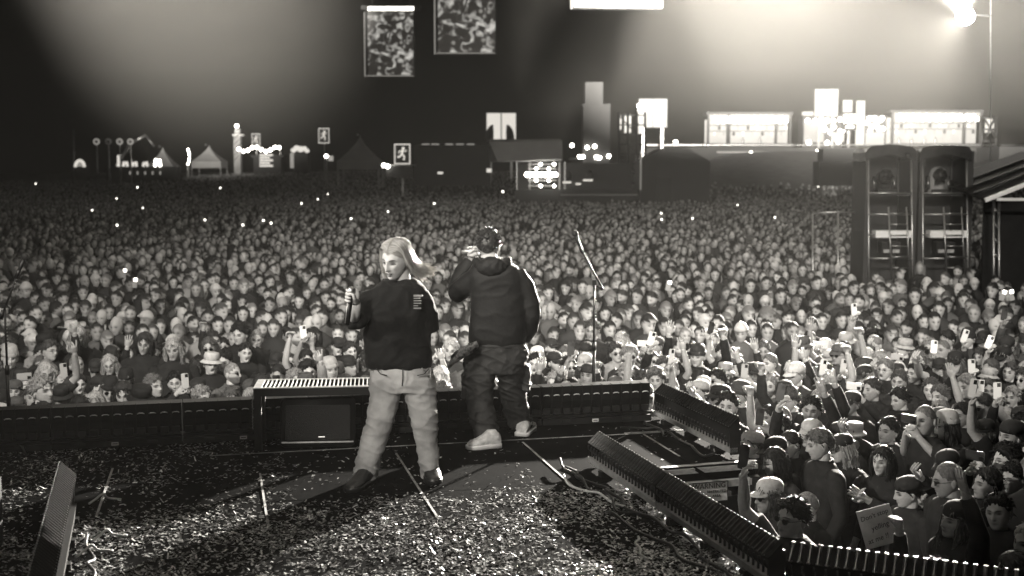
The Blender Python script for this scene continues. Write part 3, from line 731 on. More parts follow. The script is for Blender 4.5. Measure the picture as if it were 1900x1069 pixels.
for k in range(9):
    y = 214 + k * 18; f.pipe('cross_bar', [(1148, y), (1197, y)], 0.05, 'black'); f.pipe('diagonal', [(1148 + 17 * (k % 2), y), (1165 + 17 * (k % 2), y + 18)], 0.04, 'black')
for x0, x1, y0, y1 in ((1150, 1154, 212, 240), (1160, 1172, 212, 246), (1184, 1190, 200, 228), (1185, 1191, 234, 248)): f.box('lit_panel', x0, y0, x1, y1, 'glow', 0.05, .5)
f = Far('sign_tent', 'dark tent mass behind the lattice mast', 'tent', 1230, 88)
rings = [[f.P(x, y, dy) for dy, x, y in ((0, 1188 + e_, yb), (0, 1318 - e_, yb), (5, 1318 - e_, yb), (5, 1188 + e_, yb))] for e_, yb in ((0, 400), (0, 300), (40, 276), (50, 274))]
MB().loft(rings).build('roof', M['dark'], f.o); f.box('flap', 1215, 330, 1245, 400, 'black', .05, -.08)

def billboard(x0, y0, x1, y1, d, label, marks=True, m='glow'):
    f = Far('lit_billboard', label, 'billboard', (x0 + x1) / 2, d, 'backlit billboards over the field')
    f.box('back', x0 - 1.5, y0 - 1.5, x1 + 1.5, y1 + 1.5, 'dark', 0.3, 0.04); c = (x0 + x1) / 2
    f.box('panel', x0, y0, c - 1, y1, m, 0.05); f.box('panel', c + 1, y0, x1, y1, m, 0.05)
    for x in (x0 + 8, x1 - 8): f.post('post', x, y1, 0.3)
    return f
f = billboard(903, 210, 957, 262, 150, 'bright two-panel billboard with dark curved shapes, over the pale canopy')
for x, k in ((911, 1), (944, -1)):
    pts = [f.P(x + 8 * k * (1 - math.cos(R(a))) - 3 * k, 262 - 30 * math.sin(R(a)), -0.08) for a in range(0, 90, 12)]
    MB().tube(pts, [.5, .5, .48, .44, .36, .26, .16, .06], 8, flat=0.3).build('dark_shape', M['ink'], f.o, True)
f = billboard(1186, 184, 1237, 236, 150, 'bright two-panel billboard in the haze, right of the lattice mast'); bulbs(f, [(1186, 197), (1192, 197), (1196, 197)], 0.28)
f = billboard(1513, 166, 1554, 216, 178, 'tall pale billboard above the T-shaped sign row', m='glow')
# lit bars on the bank
def bar_front(x0, x1, y0, y1, d, label, nb, posts):
    f = Far('lit_bar', label, 'bar', (x0 + x1) / 2, d, 'lit bars on the bank behind the field')
    f.box('back_wall', x0, y0 + 12, x1, y1, 'barwall', 0.3, 2.5); f.box('roof', x0 - 3, y0 - 1, x1 + 3, y0 + 4, 'dark', 3, -.2)
    f.box('counter', x0 - 2, y1, x1 + 2, y1 + 12, 'dark', 2.6, -.1); f.box('fascia', x0, y0 + 4, x1, y0 + 13, 'glowdim', 0.2, -.05)
    for y in (y0 + 22, y0 + 33): f.box('shelf', x0 + 4, y, x1 - 4, y + 1.2, 'dark', .3, 2.1)
    for k in range(int((x1 - x0) / 9)): f.box('menu_card', x0 + 6 + 9 * k, y0 + 24 + 11 * (k % 2), x0 + 9 + 9 * k + 2 * ((k * 7) % 3) / 2, y0 + 31 + 11 * (k % 2), ('glowdim', 'dark', 'tent')[(k * 5) % 3], .1, 2.2)
    for x in posts: f.box('post', x - 1.6, y0 + 4, x + 1.6, y1, 'dark', 0.3, -.1)
    for k in range(nb): put('bulb', bulb_me, f.o, f.P(x0 + 9 + (x1 - x0 - 18) * (k + .5) / nb, y0 + 11 + 5 * (k % 2), -0.5), scale=0.3)
    q = random.Random(int(x0))
    for k in range(int((x1 - x0) / 34)):
        x = x0 + 12 + q.random() * (x1 - x0 - 24); c = f.P(x, y1)
        pm = MB(); pm.loft([[(c.x + r_ * .22 * math.cos(a), -0.6 + 1.4 + r_ * .15 * math.sin(a), c.z + z) for a in np.linspace(0, 6.283, 9)[:-1]] for z, r_ in ((-.2, .9), (.2, .9), (.5, 1.05), (.62, .8), (.68, .3))])
        pm.ball((c.x, 0.8, c.z + .86), (.1, .12, .14), 8, 6)
        pm.build('person', M['plain'], color=.12, loc=f.b, label='far bartender behind the lit counter, ' + ORD[k] + ' made out in the ' + ('left' if x0 < 1400 else 'right') + ' bar', cat='person', group='people behind the far bars')
    return f
bar_front(1313, 1468, 209, 266, 180, 'long lit bar with a string of bulbs, left of the T-shaped sign', 26, (1314, 1350, 1353, 1440, 1466))
bar_front(1655, 1822, 205, 266, 180, 'long lit bar with a string of bulbs above the scaffold towers', 24, (1656, 1789, 1820))
f = Far('bar_kiosk', 'dim kiosk with scattered bulbs between the left bar and the T-shaped sign', 'kiosk', 1515, 180)
f.box('kiosk_body', 1490, 212, 1562, 285, 'dark', 3); f.box('awning', 1488, 208, 1524, 214, 'glow', 1, -1); f.box('front_panel', 1492, 224, 1528, 264, 'glowdim', 0.1, -.08)
f.box('lit_panel', 1543, 246, 1566, 264, 'barwall', 0.1, -.08)
bulbs(f, [(1498, 224), (1512, 224), (1523, 222), (1534, 224), (1545, 225), (1558, 222), (1527, 233), (1530, 240), (1546, 236), (1540, 246), (1558, 244), (1563, 242), (1500, 265), (1534, 265), (1555, 263)], 0.3)
f = Far('letter_sign', 'lit sign with a serif letter T and two squares', 'sign', 1576, 177)
f.box('top_panel', 1565, 186, 1581, 208, 'glow', 0.3); f.post('post', 1576, 240, 0.3); f.box('board', 1562, 209, 1592, 242, 'dark', 0.2, .15)
f.box('letter', 1566, 213, 1588, 217, 'tube', 0.1); f.box('letter', 1574.5, 217, 1579.5, 234, 'tube', 0.1); f.box('letter', 1570, 234, 1584, 237, 'tube', 0.1)
for x in (1566, 1585): f.box('letter', x, 217, x + 3, 221, 'tube', 0.1); f.box('square', x - .5, 224, x + 3.5, 228.5, 'tube', 0.1)
f = Far('light_column', 'slim bright light column right of the T-shaped sign', 'sign', 1597, 177); f.box('tube', 1591, 187, 1603, 268, 'glow', 0.6); f.box('foot', 1590, 268, 1604, 290, 'dark', 0.8)
f = Far('bulb_stall', 'stall sparkling with bulbs right of the slim light column', 'stall', 1622, 180)
f.box('stall_body', 1604, 214, 1642, 285, 'dark', 3); f.box('lit_panel', 1606, 246, 1640, 268, 'barwall', .1, -.08)
bq = random.Random(4); bulbs(f, [(1606 + 34 * bq.random(), 217 + 28 * bq.random()) for _ in range(16)], 0.28)
f = Far('bank_walkway', 'dark raised walkway running along the foot of the lit bars', 'walkway', 1560, 172)
f.box('wall', 1200, 274, 1960, 330, 'dark', 3); f.box('handrail', 1200, 268.5, 1960, 270, 'steel', .1, -.2); f.box('light_strip', 1330, 281, 1500, 284, 'glowdim', 0.1, -.1)
bulbs(f, [(1393, 285), (1517, 281), (1559, 300), (1253, 264), (1244, 281), (1258, 281)], 0.27)
for x in (1246, 1410, 1470): f.box('lit_hatch', x, 300, x + 20, 305, 'glow', .1, -.12)
f = Far('leaning_scaffold', 'leaning scaffold frame at the right end of the bars', 'scaffold', 1835, 150)
for p in ([(1822, 215), (1822, 300)], [(1848, 218), (1848, 300)], [(1824, 216), (1852, 262)], [(1846, 218), (1826, 262)], [(1822, 262), (1848, 262)], [(1822, 240), (1848, 240)], [(1822, 219), (1848, 219)]): f.pipe('pipe', p, 0.14, 'black')
f.box('lit_panel', 1831, 219, 1846, 246, 'glow', .1, .4)
f = Far('dark_container', 'dark stacked container at the right edge behind the canopy', 'container', 1880, 120); f.box('lower_box', 1846, 300, 1990, 352, 'dark', 6); f.box('upper_box', 1856, 272, 1990, 299, 'dark', 6, .2)

# ------------------------------------------------------------------ scaffold light towers and canopy in the crowd
def light_tower(x0, x1, d, label, cover):
    f = Far('scaffold_tower', label, 'scaffold', (x0 + x1) / 2, d, 'scaffold towers standing in the audience')
    a, b_ = f.P(x0, 300), f.P(x1, 300); w_ = b_.x - a.x; top = f.P(x0, 272).z; s_ = d / FPX
    f.box('back_cloth', x0 - 4, 280, x1 + 4, 560, 'dark', 0.04, 1.05)
    for x in (x0 - 4, x1 + 3): f.box('side_cloth', x, 280, x + 1, 560, 'dark', 0.95, 0.06)
    rings = []
    for yy, k in ((0, 1), (0.35, 1), (0.7, 1), (1.0, 1)):
        q = []
        for (x, z) in ((-.08, -.28), (-.08, -.1), (-.03, 0), (.06, .05), (w_ / 2, .06 + .04 * math.sin(yy * 9)), (w_ - .06, .05), (w_ + .03, 0), (w_ + .08, -.1), (w_ + .08, -.28), (w_ - .02, -.24), (w_ / 2, -.12), (.02, -.24)):
            q.append((a.x + x, yy, top - .03 + z + cr.uniform(-.015, .015)))
        rings.append(q)
    MB().loft(rings).build('rain_cover', M['tarp'], f.o)
    for x in (x0, x1):
        for dy in (0.08, 0.98): f.pipe('upright', [(x, 282, dy), (x + (2 if x == x1 else 1), 480, dy), (x + 2, 620, dy)], 0.024)
    for y in (358.5, 398, 436, 480): f.pipe('ledger', [(x0, y, 0.05), (x1, y, 0.05)], 0.02)
    f.box('platform', x0, 360, x1, 364, 'dark', 0.9, 0.1)
    lx = x0 + (x1 - x0) * .42
    for x in (lx, lx + 33): f.pipe('ladder_rail', [(x, 384, -.08), (x + 4, 520, -.16)], 0.018)
    for k in range(6): f.pipe('rung', [(lx + k * .6, 396 + 20 * k, -.09 - .012 * k), (lx + 33 + k * .6, 396 + 20 * k, -.09 - .012 * k)], 0.012)
    f.box('white_box', x0 + 11, 428, x1 - 4, 441, 'white', 0.3, -.05); f.box('lower_case', x0 + 24, 449, x0 + 58, 470, 'black', .3, 0); 
    for x in (x0 + 26, x0 + 43): f.box('case_light', x, 463, x + 12, 469, 'alu', .02, -.03)
    # the lamp on the platform
    c = f.P((x0 + x1) / 2, 360)
    mh = thing('moving_lamp', cover[0], 'stage light', f.b + Vector((c.x, 0.5, c.z - .01)), 0, 'moving head lamps on the scaffold towers')
    MB().box((0, 0, 0.05), (.34, .3, .1)).build('lamp_base', M['black'], mh)
    for sx in (-1, 1): MB().tube([(sx * .2, 0, .1), (sx * .22, 0, .22), (sx * .21, 0, .38)], [.05, .045, .035], 8).build('yoke_arm', M['fin'], mh, True)
    MB().tube([(0, .14, .34), (0, .05, .36), (0, -.12, .40), (0, -.2, .42)], [.1, .15, .15, .12], 12).build('lamp_head', M['black'], mh, True)
    MB().tube([(0, -.195, .419), (0, -.215, .424)], [.10, .10], 12).build('lens', M['blackgloss'], mh, True)
    if cover[1]:
        hood = [[(.2 * k * math.cos(t_), .03 + .2 * k * math.sin(t_), z) for t_ in np.linspace(-.9, math.pi + .9, 14)] for z, k in ((.04, 1.0), (.25, .95), (.42, .92), (.53, .7), (.58, .25))]
        vs = [p for r_ in hood for p in r_]
        MB().add(vs, [(i * 14 + k, i * 14 + k + 1, (i + 1) * 14 + k + 1, (i + 1) * 14 + k) for i in range(4) for k in range(13)]).build('plastic_hood', M['tent'], mh, True)
light_tower(1613, 1693, 26.2, 'left of the two scaffold towers with ladder and white box', ('black moving head lamp inside the left scaffold tower', False))
light_tower(1714, 1796, 26.2, 'right of the two scaffold towers with ladder and white box', ('moving head lamp under a pale hood in the right scaffold tower', True))
f = Far('railing', 'low pale rail left of the scaffold towers', 'railing', 1552, 27)
f.pipe('top_rail', [(1508, 395), (1600, 393)], 0.022); 
for x in (1508, 1555, 1600): f.pipe('post', [(x, 395), (x, 640)], 0.022)
f = Far('canopy', 'black canopy with white striped edge at the right edge of the picture', 'canopy', 1880, 25)
e0, e1, e2 = f.P(1826, 370), f.P(1990, 305), f.P(1990, 372)
MB().add([e0, e1, e1 + Vector((0, 2.5, .3)), e0 + Vector((-.1, 2.5, .35))] + [p + Vector((0, 0, -.04)) for p in (e0, e1, e1 + Vector((0, 2.5, .3)), e0 + Vector((-.1, 2.5, .35)))],
         [(0, 1, 2, 3), (7, 6, 5, 4), (0, 4, 5, 1), (1, 5, 6, 2), (2, 6, 7, 3), (3, 7, 4, 0)]).build('roof', M['matte'], f.o)
MB().bar(e0 + Vector((0, -.05, -.02)), e1 + Vector((0, -.05, -.02)), .05, .08).build('white_edge', M['white'], f.o)
MB().bar(f.P(1848, 370, -.03), f.P(1990, 370, -.03), .04, .06).build('white_beam', M['white'], f.o)
for k in range(3):
    a, b_ = e0 + Vector((-.02, .5 + .6 * k, .1 + .08 * k)), e1 + Vector((0, .5 + .6 * k, .08 + .07 * k)); MB().bar(a, b_, .12, .03).build('roof_stripe', M['matte'], f.o)
for x in (1851, 1861): f.pipe('post', [(x, 372, .2), (x, 640, .2)], 0.03)
for k in range(4): f.pipe('brace', [(1851, 385 + 28 * k, .2), (1861, 399 + 28 * k, .2)], 0.015)
f.box('curtain', 1868, 374, 1990, 640, 'black', .05, 1.2)
f = Far('stacked_cases', 'dim flight cases stacked left of the scaffold towers', 'case', 1550, 60); f.box('lower_case', 1520, 300, 1600, 345, 'dark', 1.2); f.box('upper_case', 1528, 276, 1596, 299, 'dark', 1.1, .05)
# ------------------------------------------------------------------ heads, hair, hats
def head_dirs(nl, nt_):
    D = [(0, 0, 1)]
    for j in range(1, nt_):
        th = math.pi * j / nt_; th = th + 0.2 * math.sin(2 * th)
        for k in range(nl):
            ph = 2 * math.pi * k / nl; ph = ph - 0.45 * math.sin(ph)
            D.append((math.sin(th) * math.sin(ph), -math.sin(th) * math.cos(ph), math.cos(th)))
    D.append((0, 0, -1)); F = [(0, 1 + (k + 1) % nl, 1 + k) for k in range(nl)]
    for j in range(nt_ - 2):
        for k in range(nl):
            a, b = 1 + j * nl + k, 1 + j * nl + (k + 1) % nl; F.append((a, b, b + nl, a + nl))
    e, o = len(D) - 1, 1 + (nt_ - 2) * nl
    F += [(o + k, o + (k + 1) % nl, e) for k in range(nl)]
    return np.array(D), F
def G(x, s): return np.exp(-(x / s) ** 2)
def head_shape(D, kind):
    x, y, z = D.T; P = D * np.array((.075, .097, .118)); t = np.clip(-z, 0, 1)
    fem = kind == 'fem'
    rad = np.sqrt(np.clip(1 - z * z, .02, 1)); full = np.where(z < 0, rad ** -.30, 1.0); P[:, 0] *= full; P[:, 1] *= full
    P[:, 0] *= 1 - (.30 if fem else .20) * t ** 1.3
    P[:, 1] *= np.where(y > 0, 1 - .45 * t ** 1.2, 1 - .08 * t)
    P[:, 1] -= .036 * t ** 2
    w_ = np.clip((-y - 0.1) / .45, 0, 1); X, Z = P[:, 0], P[:, 2]; A = np.abs(X)
    dy = (.003 if fem else .006) * G(Z - .021, .010) * G(X, .048)
    dy = dy - .015 * G(A - .031, .017) * G(Z - .002, .012) + .006 * G(A - .031, .010) * G(Z + .001, .0075)
    h = np.interp(Z, (-.05, -.043, -.034, .0, .018, .03), (0, .013, .029, .014, .005, 0)); wn = np.interp(Z, (-.045, -.03, .01), (.016, .013, .008))
    dy = dy + h * G(X, wn) + .005 * G(A - .042, .018) * G(Z + .022, .018)
    if kind == 'shout': dy = dy - .014 * G(X, .015) * G(Z + .068, .012)
    else: dy = dy + .008 * G(X, .022) * (G(Z + .057, .005) + G(Z + .069, .006)) - .004 * G(X, .024) * G(Z + .063, .003)
    dy = dy - .003 * G(X, .02) * G(Z + .081, .006) + .007 * G(X, .022) * G(Z + .100, .014)
    P[:, 1] -= dy * w_
    return P, w_
def head_tone(P, w_, kind):
    X, Z = P[:, 0], P[:, 2]; A = np.abs(X)
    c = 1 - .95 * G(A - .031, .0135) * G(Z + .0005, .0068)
    c = c - .20 * G(A - .031, .02) * G(Z - .004, .011)  # shade of the eye sockets painted into the skin tone
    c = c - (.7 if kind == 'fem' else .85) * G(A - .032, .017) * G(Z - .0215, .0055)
    c = c - .30 * G(X, .022) * G(Z + .063, .011) - .45 * G(X, .021) * G(Z + .063, .005) - .3 * G(A - .008, .005) * G(Z + .043, .004)
    if kind == 'shout': c = c - .8 * G(X, .014) * G(Z + .069, .011)
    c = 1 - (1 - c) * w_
    if kind == 'beard':
        b = np.clip((-.028 - Z - .15 * np.maximum(0, .05 - A)) / .015, 0, 1) * np.clip((.02 - P[:, 1]) / .03, 0, 1)
        b = np.where((np.abs(Z + .063) < .006) & (A < .02), .3, b); c = c * (1 - .72 * b)
    return np.clip(c, .08, 1.05)
def hair_mask(D, low=0.0):
    x, y, z = D.T; r = np.sqrt(x * x + y * y) + 1e-6; cf_ = -y / r
    zt = np.where(cf_ > 0, .0 + .50 * cf_ ** 1.3, .02 + .5 * cf_) - low
    return np.clip((z - zt) / .14, 0, 1)
def hair_shell(kind, seed=0, nl=32, nt_=24):
    D, F_ = head_dirs(nl, nt_); P, _ = head_shape(D, 'masc'); q = random.Random(seed)
    jit = np.array([.16 * noise.noise(Vector(d) * 6 + Vector((seed, 0, 9))) for d in D]); m = hair_mask(D, jit)
    amp, base, sc = {'short': (.012, .017, 45), 'flat': (.006, .014, 30), 'buzz': (.002, .004, 60), 'curly': (.024, .030, 30), 'long': (.005, .015, 22), 'quiff': (.014, .018, 38)}[kind]
    o = Vector((seed * 7.1, seed * 3.3, 0))
    nz = np.array([noise.noise(Vector(d) * sc * .12 + o) + .6 * noise.noise(Vector(d) * sc * .3 + o) for d in D])
    off = (base + amp * nz) * m - .014 * (1 - m)
    if kind == 'quiff': off += .022 * np.clip(D[:, 2], 0, 1) * np.clip(-D[:, 1], 0, 1) * m
    mb = MB().add(P + D * off[:, None], F_, 0, [.75 + .5 * q.random() for _ in D])
    if kind != 'buzz':
        nt2 = {'short': 260, 'flat': 160, 'curly': 420, 'long': 150, 'quiff': 280}[kind]; Lh = {'short': .03, 'flat': .03, 'curly': .03, 'long': .05, 'quiff': .04}[kind]
        dd = [Vector((q.gauss(0, 1), q.gauss(0, 1), q.gauss(.35, 1))).normalized() for _ in range(nt2)]
        mm = hair_mask(np.array(dd), .02); PP, _ = head_shape(np.array(dd), 'masc')
        for d_, m_, p_ in zip(dd, mm, PP):
            if m_ < .35: continue
            p = Vector(p_) + d_ * (base * .75); fl = (.9 if kind in ('flat', 'long') else .25)
            tng = Vector((d_.x * .6, .35 + d_.y, -.9 if d_.z < .5 else -.2)); tng = (tng - d_ * tng.dot(d_) * fl).normalized()
            g_ = (tng * (fl + .25) + d_ * (1 - fl) * 1.2 + Vector((q.gauss(0, .35), q.gauss(0, .35), q.gauss(0, .3)))).normalized()
            if kind == 'quiff' and d_.y < 0 and d_.z > .3: g_ = (Vector((q.gauss(0, .3), -.5, .9))).normalized()
            L = Lh * q.uniform(.5, 1.1)
            mb.tube([p, p + g_ * L * .55, p + g_ * L + Vector((0, 0, -.2 * L))], [.0055, .0045, .001], 4, caps=False, col=q.uniform(.5, 1.6))
    if kind == 'long':
        for _ in range(300):
            a = R(q.uniform(-128, 128)); rr = q.uniform(.9, 1.14); st = Vector((.085 * rr * math.sin(a), .01 + .1 * rr * math.cos(a), .03)); L = q.uniform(.2, .32); w1 = q.gauss(0, .012)
            mb.tube([st, st + Vector((.012 * math.sin(a) + w1, .01 * math.cos(a), -.4 * L)), st + Vector((.004 * math.sin(a) - w1, -.01, -.75 * L)), st + Vector((w1 - .012 * math.sin(a), -.02, -L))], [.003, .0035, .003, .001], 3, caps=False, col=q.uniform(.5, 1.5))
        for half in (0,):
            rows = []
            for j in range(9):
                t = j / 8; row = []
                for k in range(19):
                    a = R(-118 + 236 * k / 18); rr = .088 + .022 * math.sin(min(1, t * 1.4) * 1.6) + .006 * noise.noise(Vector((k * .9, t * 1.5, seed)))
                    rr *= (1 - .18 * t)
                    row.append((rr * 0.92 * math.sin(a), .012 + rr * math.cos(a) * 1.08 - .02 * t, .055 - (.29 + .03 * math.sin(k * 1.9 + seed)) * t))
                rows.append(row)
            vs = [p for r_ in rows for p in r_] + [(p[0] * .86, p[1] * .86, p[2]) for r_ in rows for p in r_]; N = 19 * 9
            f1 = [(j * 19 + k, j * 19 + k + 1, (j + 1) * 19 + k + 1, (j + 1) * 19 + k) for j in range(8) for k in range(18)]
            mb.add(vs, f1 + [tuple(N + i for i in q_[::-1]) for q_ in f1] + [(8 * 19 + k, 8 * 19 + k + 1, N + 8 * 19 + k + 1, N + 8 * 19 + k) for k in range(18)]
                   + [(j * 19 + e_, (j + 1) * 19 + e_, N + (j + 1) * 19 + e_, N + j * 19 + e_) for j in range(8) for e_ in (0, 18)])
    return mb
def ell(rx, ry, z, n=18, y0=.008): return [(rx * math.sin(2 * math.pi * k / n), y0 - ry * math.cos(2 * math.pi * k / n), z) for k in range(n)]
def hat(kind):
    mb = MB(); dome = lambda k, top: [ell(.086 * s_ * k, .108 * s_ * k, z) for z, s_ in ((.034, .985), (.06, 1.0), (.085, .97), (top - .022, .82), (top - .007, .55), (top, .15))]
    if kind in ('cap', 'cap_back'):
        mb.loft(dome(1, .131)); s_ = -1 if kind == 'cap_back' else 1
        vs = []
        for t in (0, .5, 1):
            for k in range(11):
                a = R(-54 + 10.8 * k)
                vs.append((.086 * math.sin(a) * (1 - .05 * t), .008 - s_ * (.102 * math.cos(a) + .082 * t * max(.05, math.cos(a * 1.55)) ** .6), .043 - .016 * t - .012 * abs(math.sin(a)) * t))
        n_ = 33; vs += [(x, y, z - .004) for x, y, z in vs]
        f1 = [(j * 11 + k, j * 11 + k + 1, (j + 1) * 11 + k + 1, (j + 1) * 11 + k) for j in range(2) for k in range(10)]
        mb.add(vs, f1 + [tuple(n_ + i for i in q) for q in f1] + [(22 + k, 23 + k, n_ + 23 + k, n_ + 22 + k) for k in range(10)])
        mb.ball((0, .008, .132), .006, 6, 4)
    elif kind == 'beanie':
        mb.loft(dome(1.0, .150)); mb.loft([ell(.088, .110, .022), ell(.091, .113, .026), ell(.091, .113, .058), ell(.087, .109, .062)])
    elif kind == 'bucket':
        mb.loft([ell(.088, .11, .04), ell(.085, .107, .1), ell(.078, .099, .125), ell(.05, .06, .132), ell(.01, .01, .133)])
        mb.loft([ell(.085, .107, .05), ell(.125, .150, .018), ell(.126, .151, .014), ell(.085, .107, .044)])
    elif kind == 'cowboy':
        mb.loft([ell(.09, .112, .045), ell(.088, .11, .09), ell(.075, .1, .14), ell(.045, .075, .152), ell(.01, .05, .138)])
        n_ = 24; rings = []
        for rr, in ((1.0,), (1.5,), (2.0,)):
            rings.append([(.088 * rr * math.sin(2 * math.pi * k / n_), .008 - .11 * rr * math.cos(2 * math.pi * k / n_), .048 + (rr - 1) * .055 * math.sin(2 * math.pi * k / n_) ** 2) for k in range(n_)])
        rings += [[(x, y, z - .006) for x, y, z in r_] for r_ in rings[::-1]]
        mb.loft(rings + [rings[0]], caps=False)
    return mb
def glasses_mesh(dark):
    mb = MB()
    for s_ in (-1, 1):
        ring = [(s_ * .033 + .022 * math.cos(a), -.106 + .006 * abs(math.cos(a)), -.002 + .017 * math.sin(a)) for a in np.linspace(0, 2 * math.pi, 13)]
        mb.tube(ring, .0018, 4, 0, False)
        if dark: mb.add([(x, y + .001, z) for x, y, z in ring[:-1]], [tuple(range(12))], 0)
        mb.tube([(s_ * .055, -.1, .002), (s_ * .078, -.02, .006), (s_ * .074, .02, 0)], .0016, 4)
    mb.tube([(-.011, -.107, .003), (.011, -.107, .003)], .0018, 4)
    return mb.mesh('glasses', M['blackgloss'], True)

# ------------------------------------------------------------------ bodies
def hand(mb, w_, d_, nrm, style, s=1.0, flip=1, mi=0):
    """w_ wrist point, d_ direction of the hand, nrm back-of-hand normal"""
    d_ = d_.normalized(); b = d_.cross(nrm).normalized() * flip; nrm = nrm.normalized()
    pal = [w_ + d_ * (t * s) for t in (0, .03, .07, .092)]
    rings = []
    for p, (hw, ht) in zip(pal, ((.027, .02), (.038, .017), (.042, .014), (.038, .011))):
        rings.append([p + b * (hw * s * math.cos(a)) + nrm * (ht * s * math.sin(a)) for a in np.linspace(0, 2 * math.pi, 9)[:-1]])
    mb.loft(rings, mi)
    curls = {'open': (.1, .1, .1, .15), 'fist': (1.5, 1.5, 1.5, 1.5), 'grip': (.8, .85, .85, .8), 'horns': (.1, 1.5, 1.5, .15), 'point': (.05, 1.5, 1.5, 1.5), 'relax': (.45, .5, .55, .6)}[style]
    for k, (L, c) in enumerate(zip((.072, .08, .075, .06), curls)):
        o = (-.030 + .0205 * k); spread = (k - 1.5) * (.12 if style in ('open', 'horns') else .03)
        p = w_ + d_ * (.086 * s) + b * (o * s); dr = (d_ + b * spread).normalized(); pts = [p - dr * .012 * s, p]
        for sg in range(3):
            dr = (dr * math.cos(c * .75) - nrm * math.sin(c * .75)).normalized(); p = p + dr * (L * (.42, .32, .26)[sg] * s); pts.append(p)
        mb.tube(pts, [.0095 * s, .0095 * s, .0088 * s, .008 * s, .006 * s], 6, mi)
    th = [w_ + d_ * .02 * s - b * .024 * s, w_ + d_ * .05 * s - b * .05 * s - nrm * .012 * s, w_ + d_ * .08 * s - b * .056 * s - nrm * .024 * s, w_ + d_ * .1 * s - b * (.05 if style == 'open' else .035) * s - nrm * .034 * s]
    mb.tube(th, [.014 * s, .012 * s, .010 * s, .007 * s], 6, mi)
POSES = {  # right arm (-x): elbow, wrist, hand style ; left arm (+x)
    'down': (((-.25, .03, 1.14), (-.23, -.08, .90), 'relax'), ((.25, .03, 1.14), (.23, -.08, .90), 'relax')),
    'phone2': (((-.25, -.22, 1.33), (-.075, -.36, 1.56), 'grip'), ((.25, -.22, 1.33), (.075, -.36, 1.56), 'grip')),
    'phone1': (((-.27, -.14, 1.62), (-.19, -.24, 1.85), 'grip'), ((.25, .03, 1.14), (.23, -.08, .90), 'relax')),
    'open1': (((.25, .03, 1.14)[:0] or (-.25, .03, 1.14), (-.23, -.08, .90), 'relax'), ((.31, -.08, 1.60), (.27, -.16, 1.86), 'open')),
    'horns': (((-.25, .03, 1.14), (-.23, -.08, .90), 'relax'), ((.29, -.10, 1.58), (.23, -.2, 1.82), 'horns')),
    'clap': (((-.27, -.1, 1.17), (-.045, -.30, 1.36), 'open'), ((.27, -.1, 1.17), (.045, -.30, 1.36), 'open')),
    'up2': (((-.33, -.05, 1.60), (-.30, -.13, 1.86), 'open'), ((.33, -.05, 1.60), (.30, -.13, 1.86), 'fist')),
    'point': (((-.26, -.24, 1.50), (-.20, -.46, 1.66), 'point'), ((.25, .03, 1.14), (.23, -.08, .90), 'relax')),
    'fist1': (((-.28, -.08, 1.62), (-.25, -.14, 1.88), 'fist'), ((.25, .03, 1.14), (.23, -.08, .90), 'relax')),
}
HEAD_Z = 1.612
def mid_joint(s_, e_, t): return Vector(s_).lerp(Vector(e_), t)
def oval(cx, cy, z, rx, ry, n=12): return [(cx + rx * math.cos(2 * math.pi * k / n), cy + ry * math.sin(2 * math.pi * k / n), z) for k in range(n)]
def face_lines(mb, hm, P, kind, q):
    fr = P[P[:, 1] < -.03]; bz = q.uniform(-.002, .002)
    def at(x, z, out=.0006):
        d2 = (fr[:, 0] - x) ** 2 + (fr[:, 2] - z) ** 2; i = np.argsort(d2)[:3]; w3 = 1 / (d2[i] + 1e-8); return hm @ Vector((x, float((fr[i, 1] * w3).sum() / w3.sum()) - out, z))
    for s_ in (-1, 1):
        mb.tube([at(s_ * x, z + bz) for x, z in ((.013, .0195), (.025, .0245), (.037, .025), (.048, .019))], [.0026, .0036, .003, .0012], 5, col=.12)
        mb.tube([at(s_ * x, z) for x, z in ((.018, -.001), (.025, .004), (.032, .005), (.040, .003), (.046, -.002))], [.001, .002, .0024, .002, .001], 5, col=.1)
        mb.ball(at(s_ * .032, -.0008, -.0035), .0052 * hm.to_scale().x, 8, 5, col=.06)
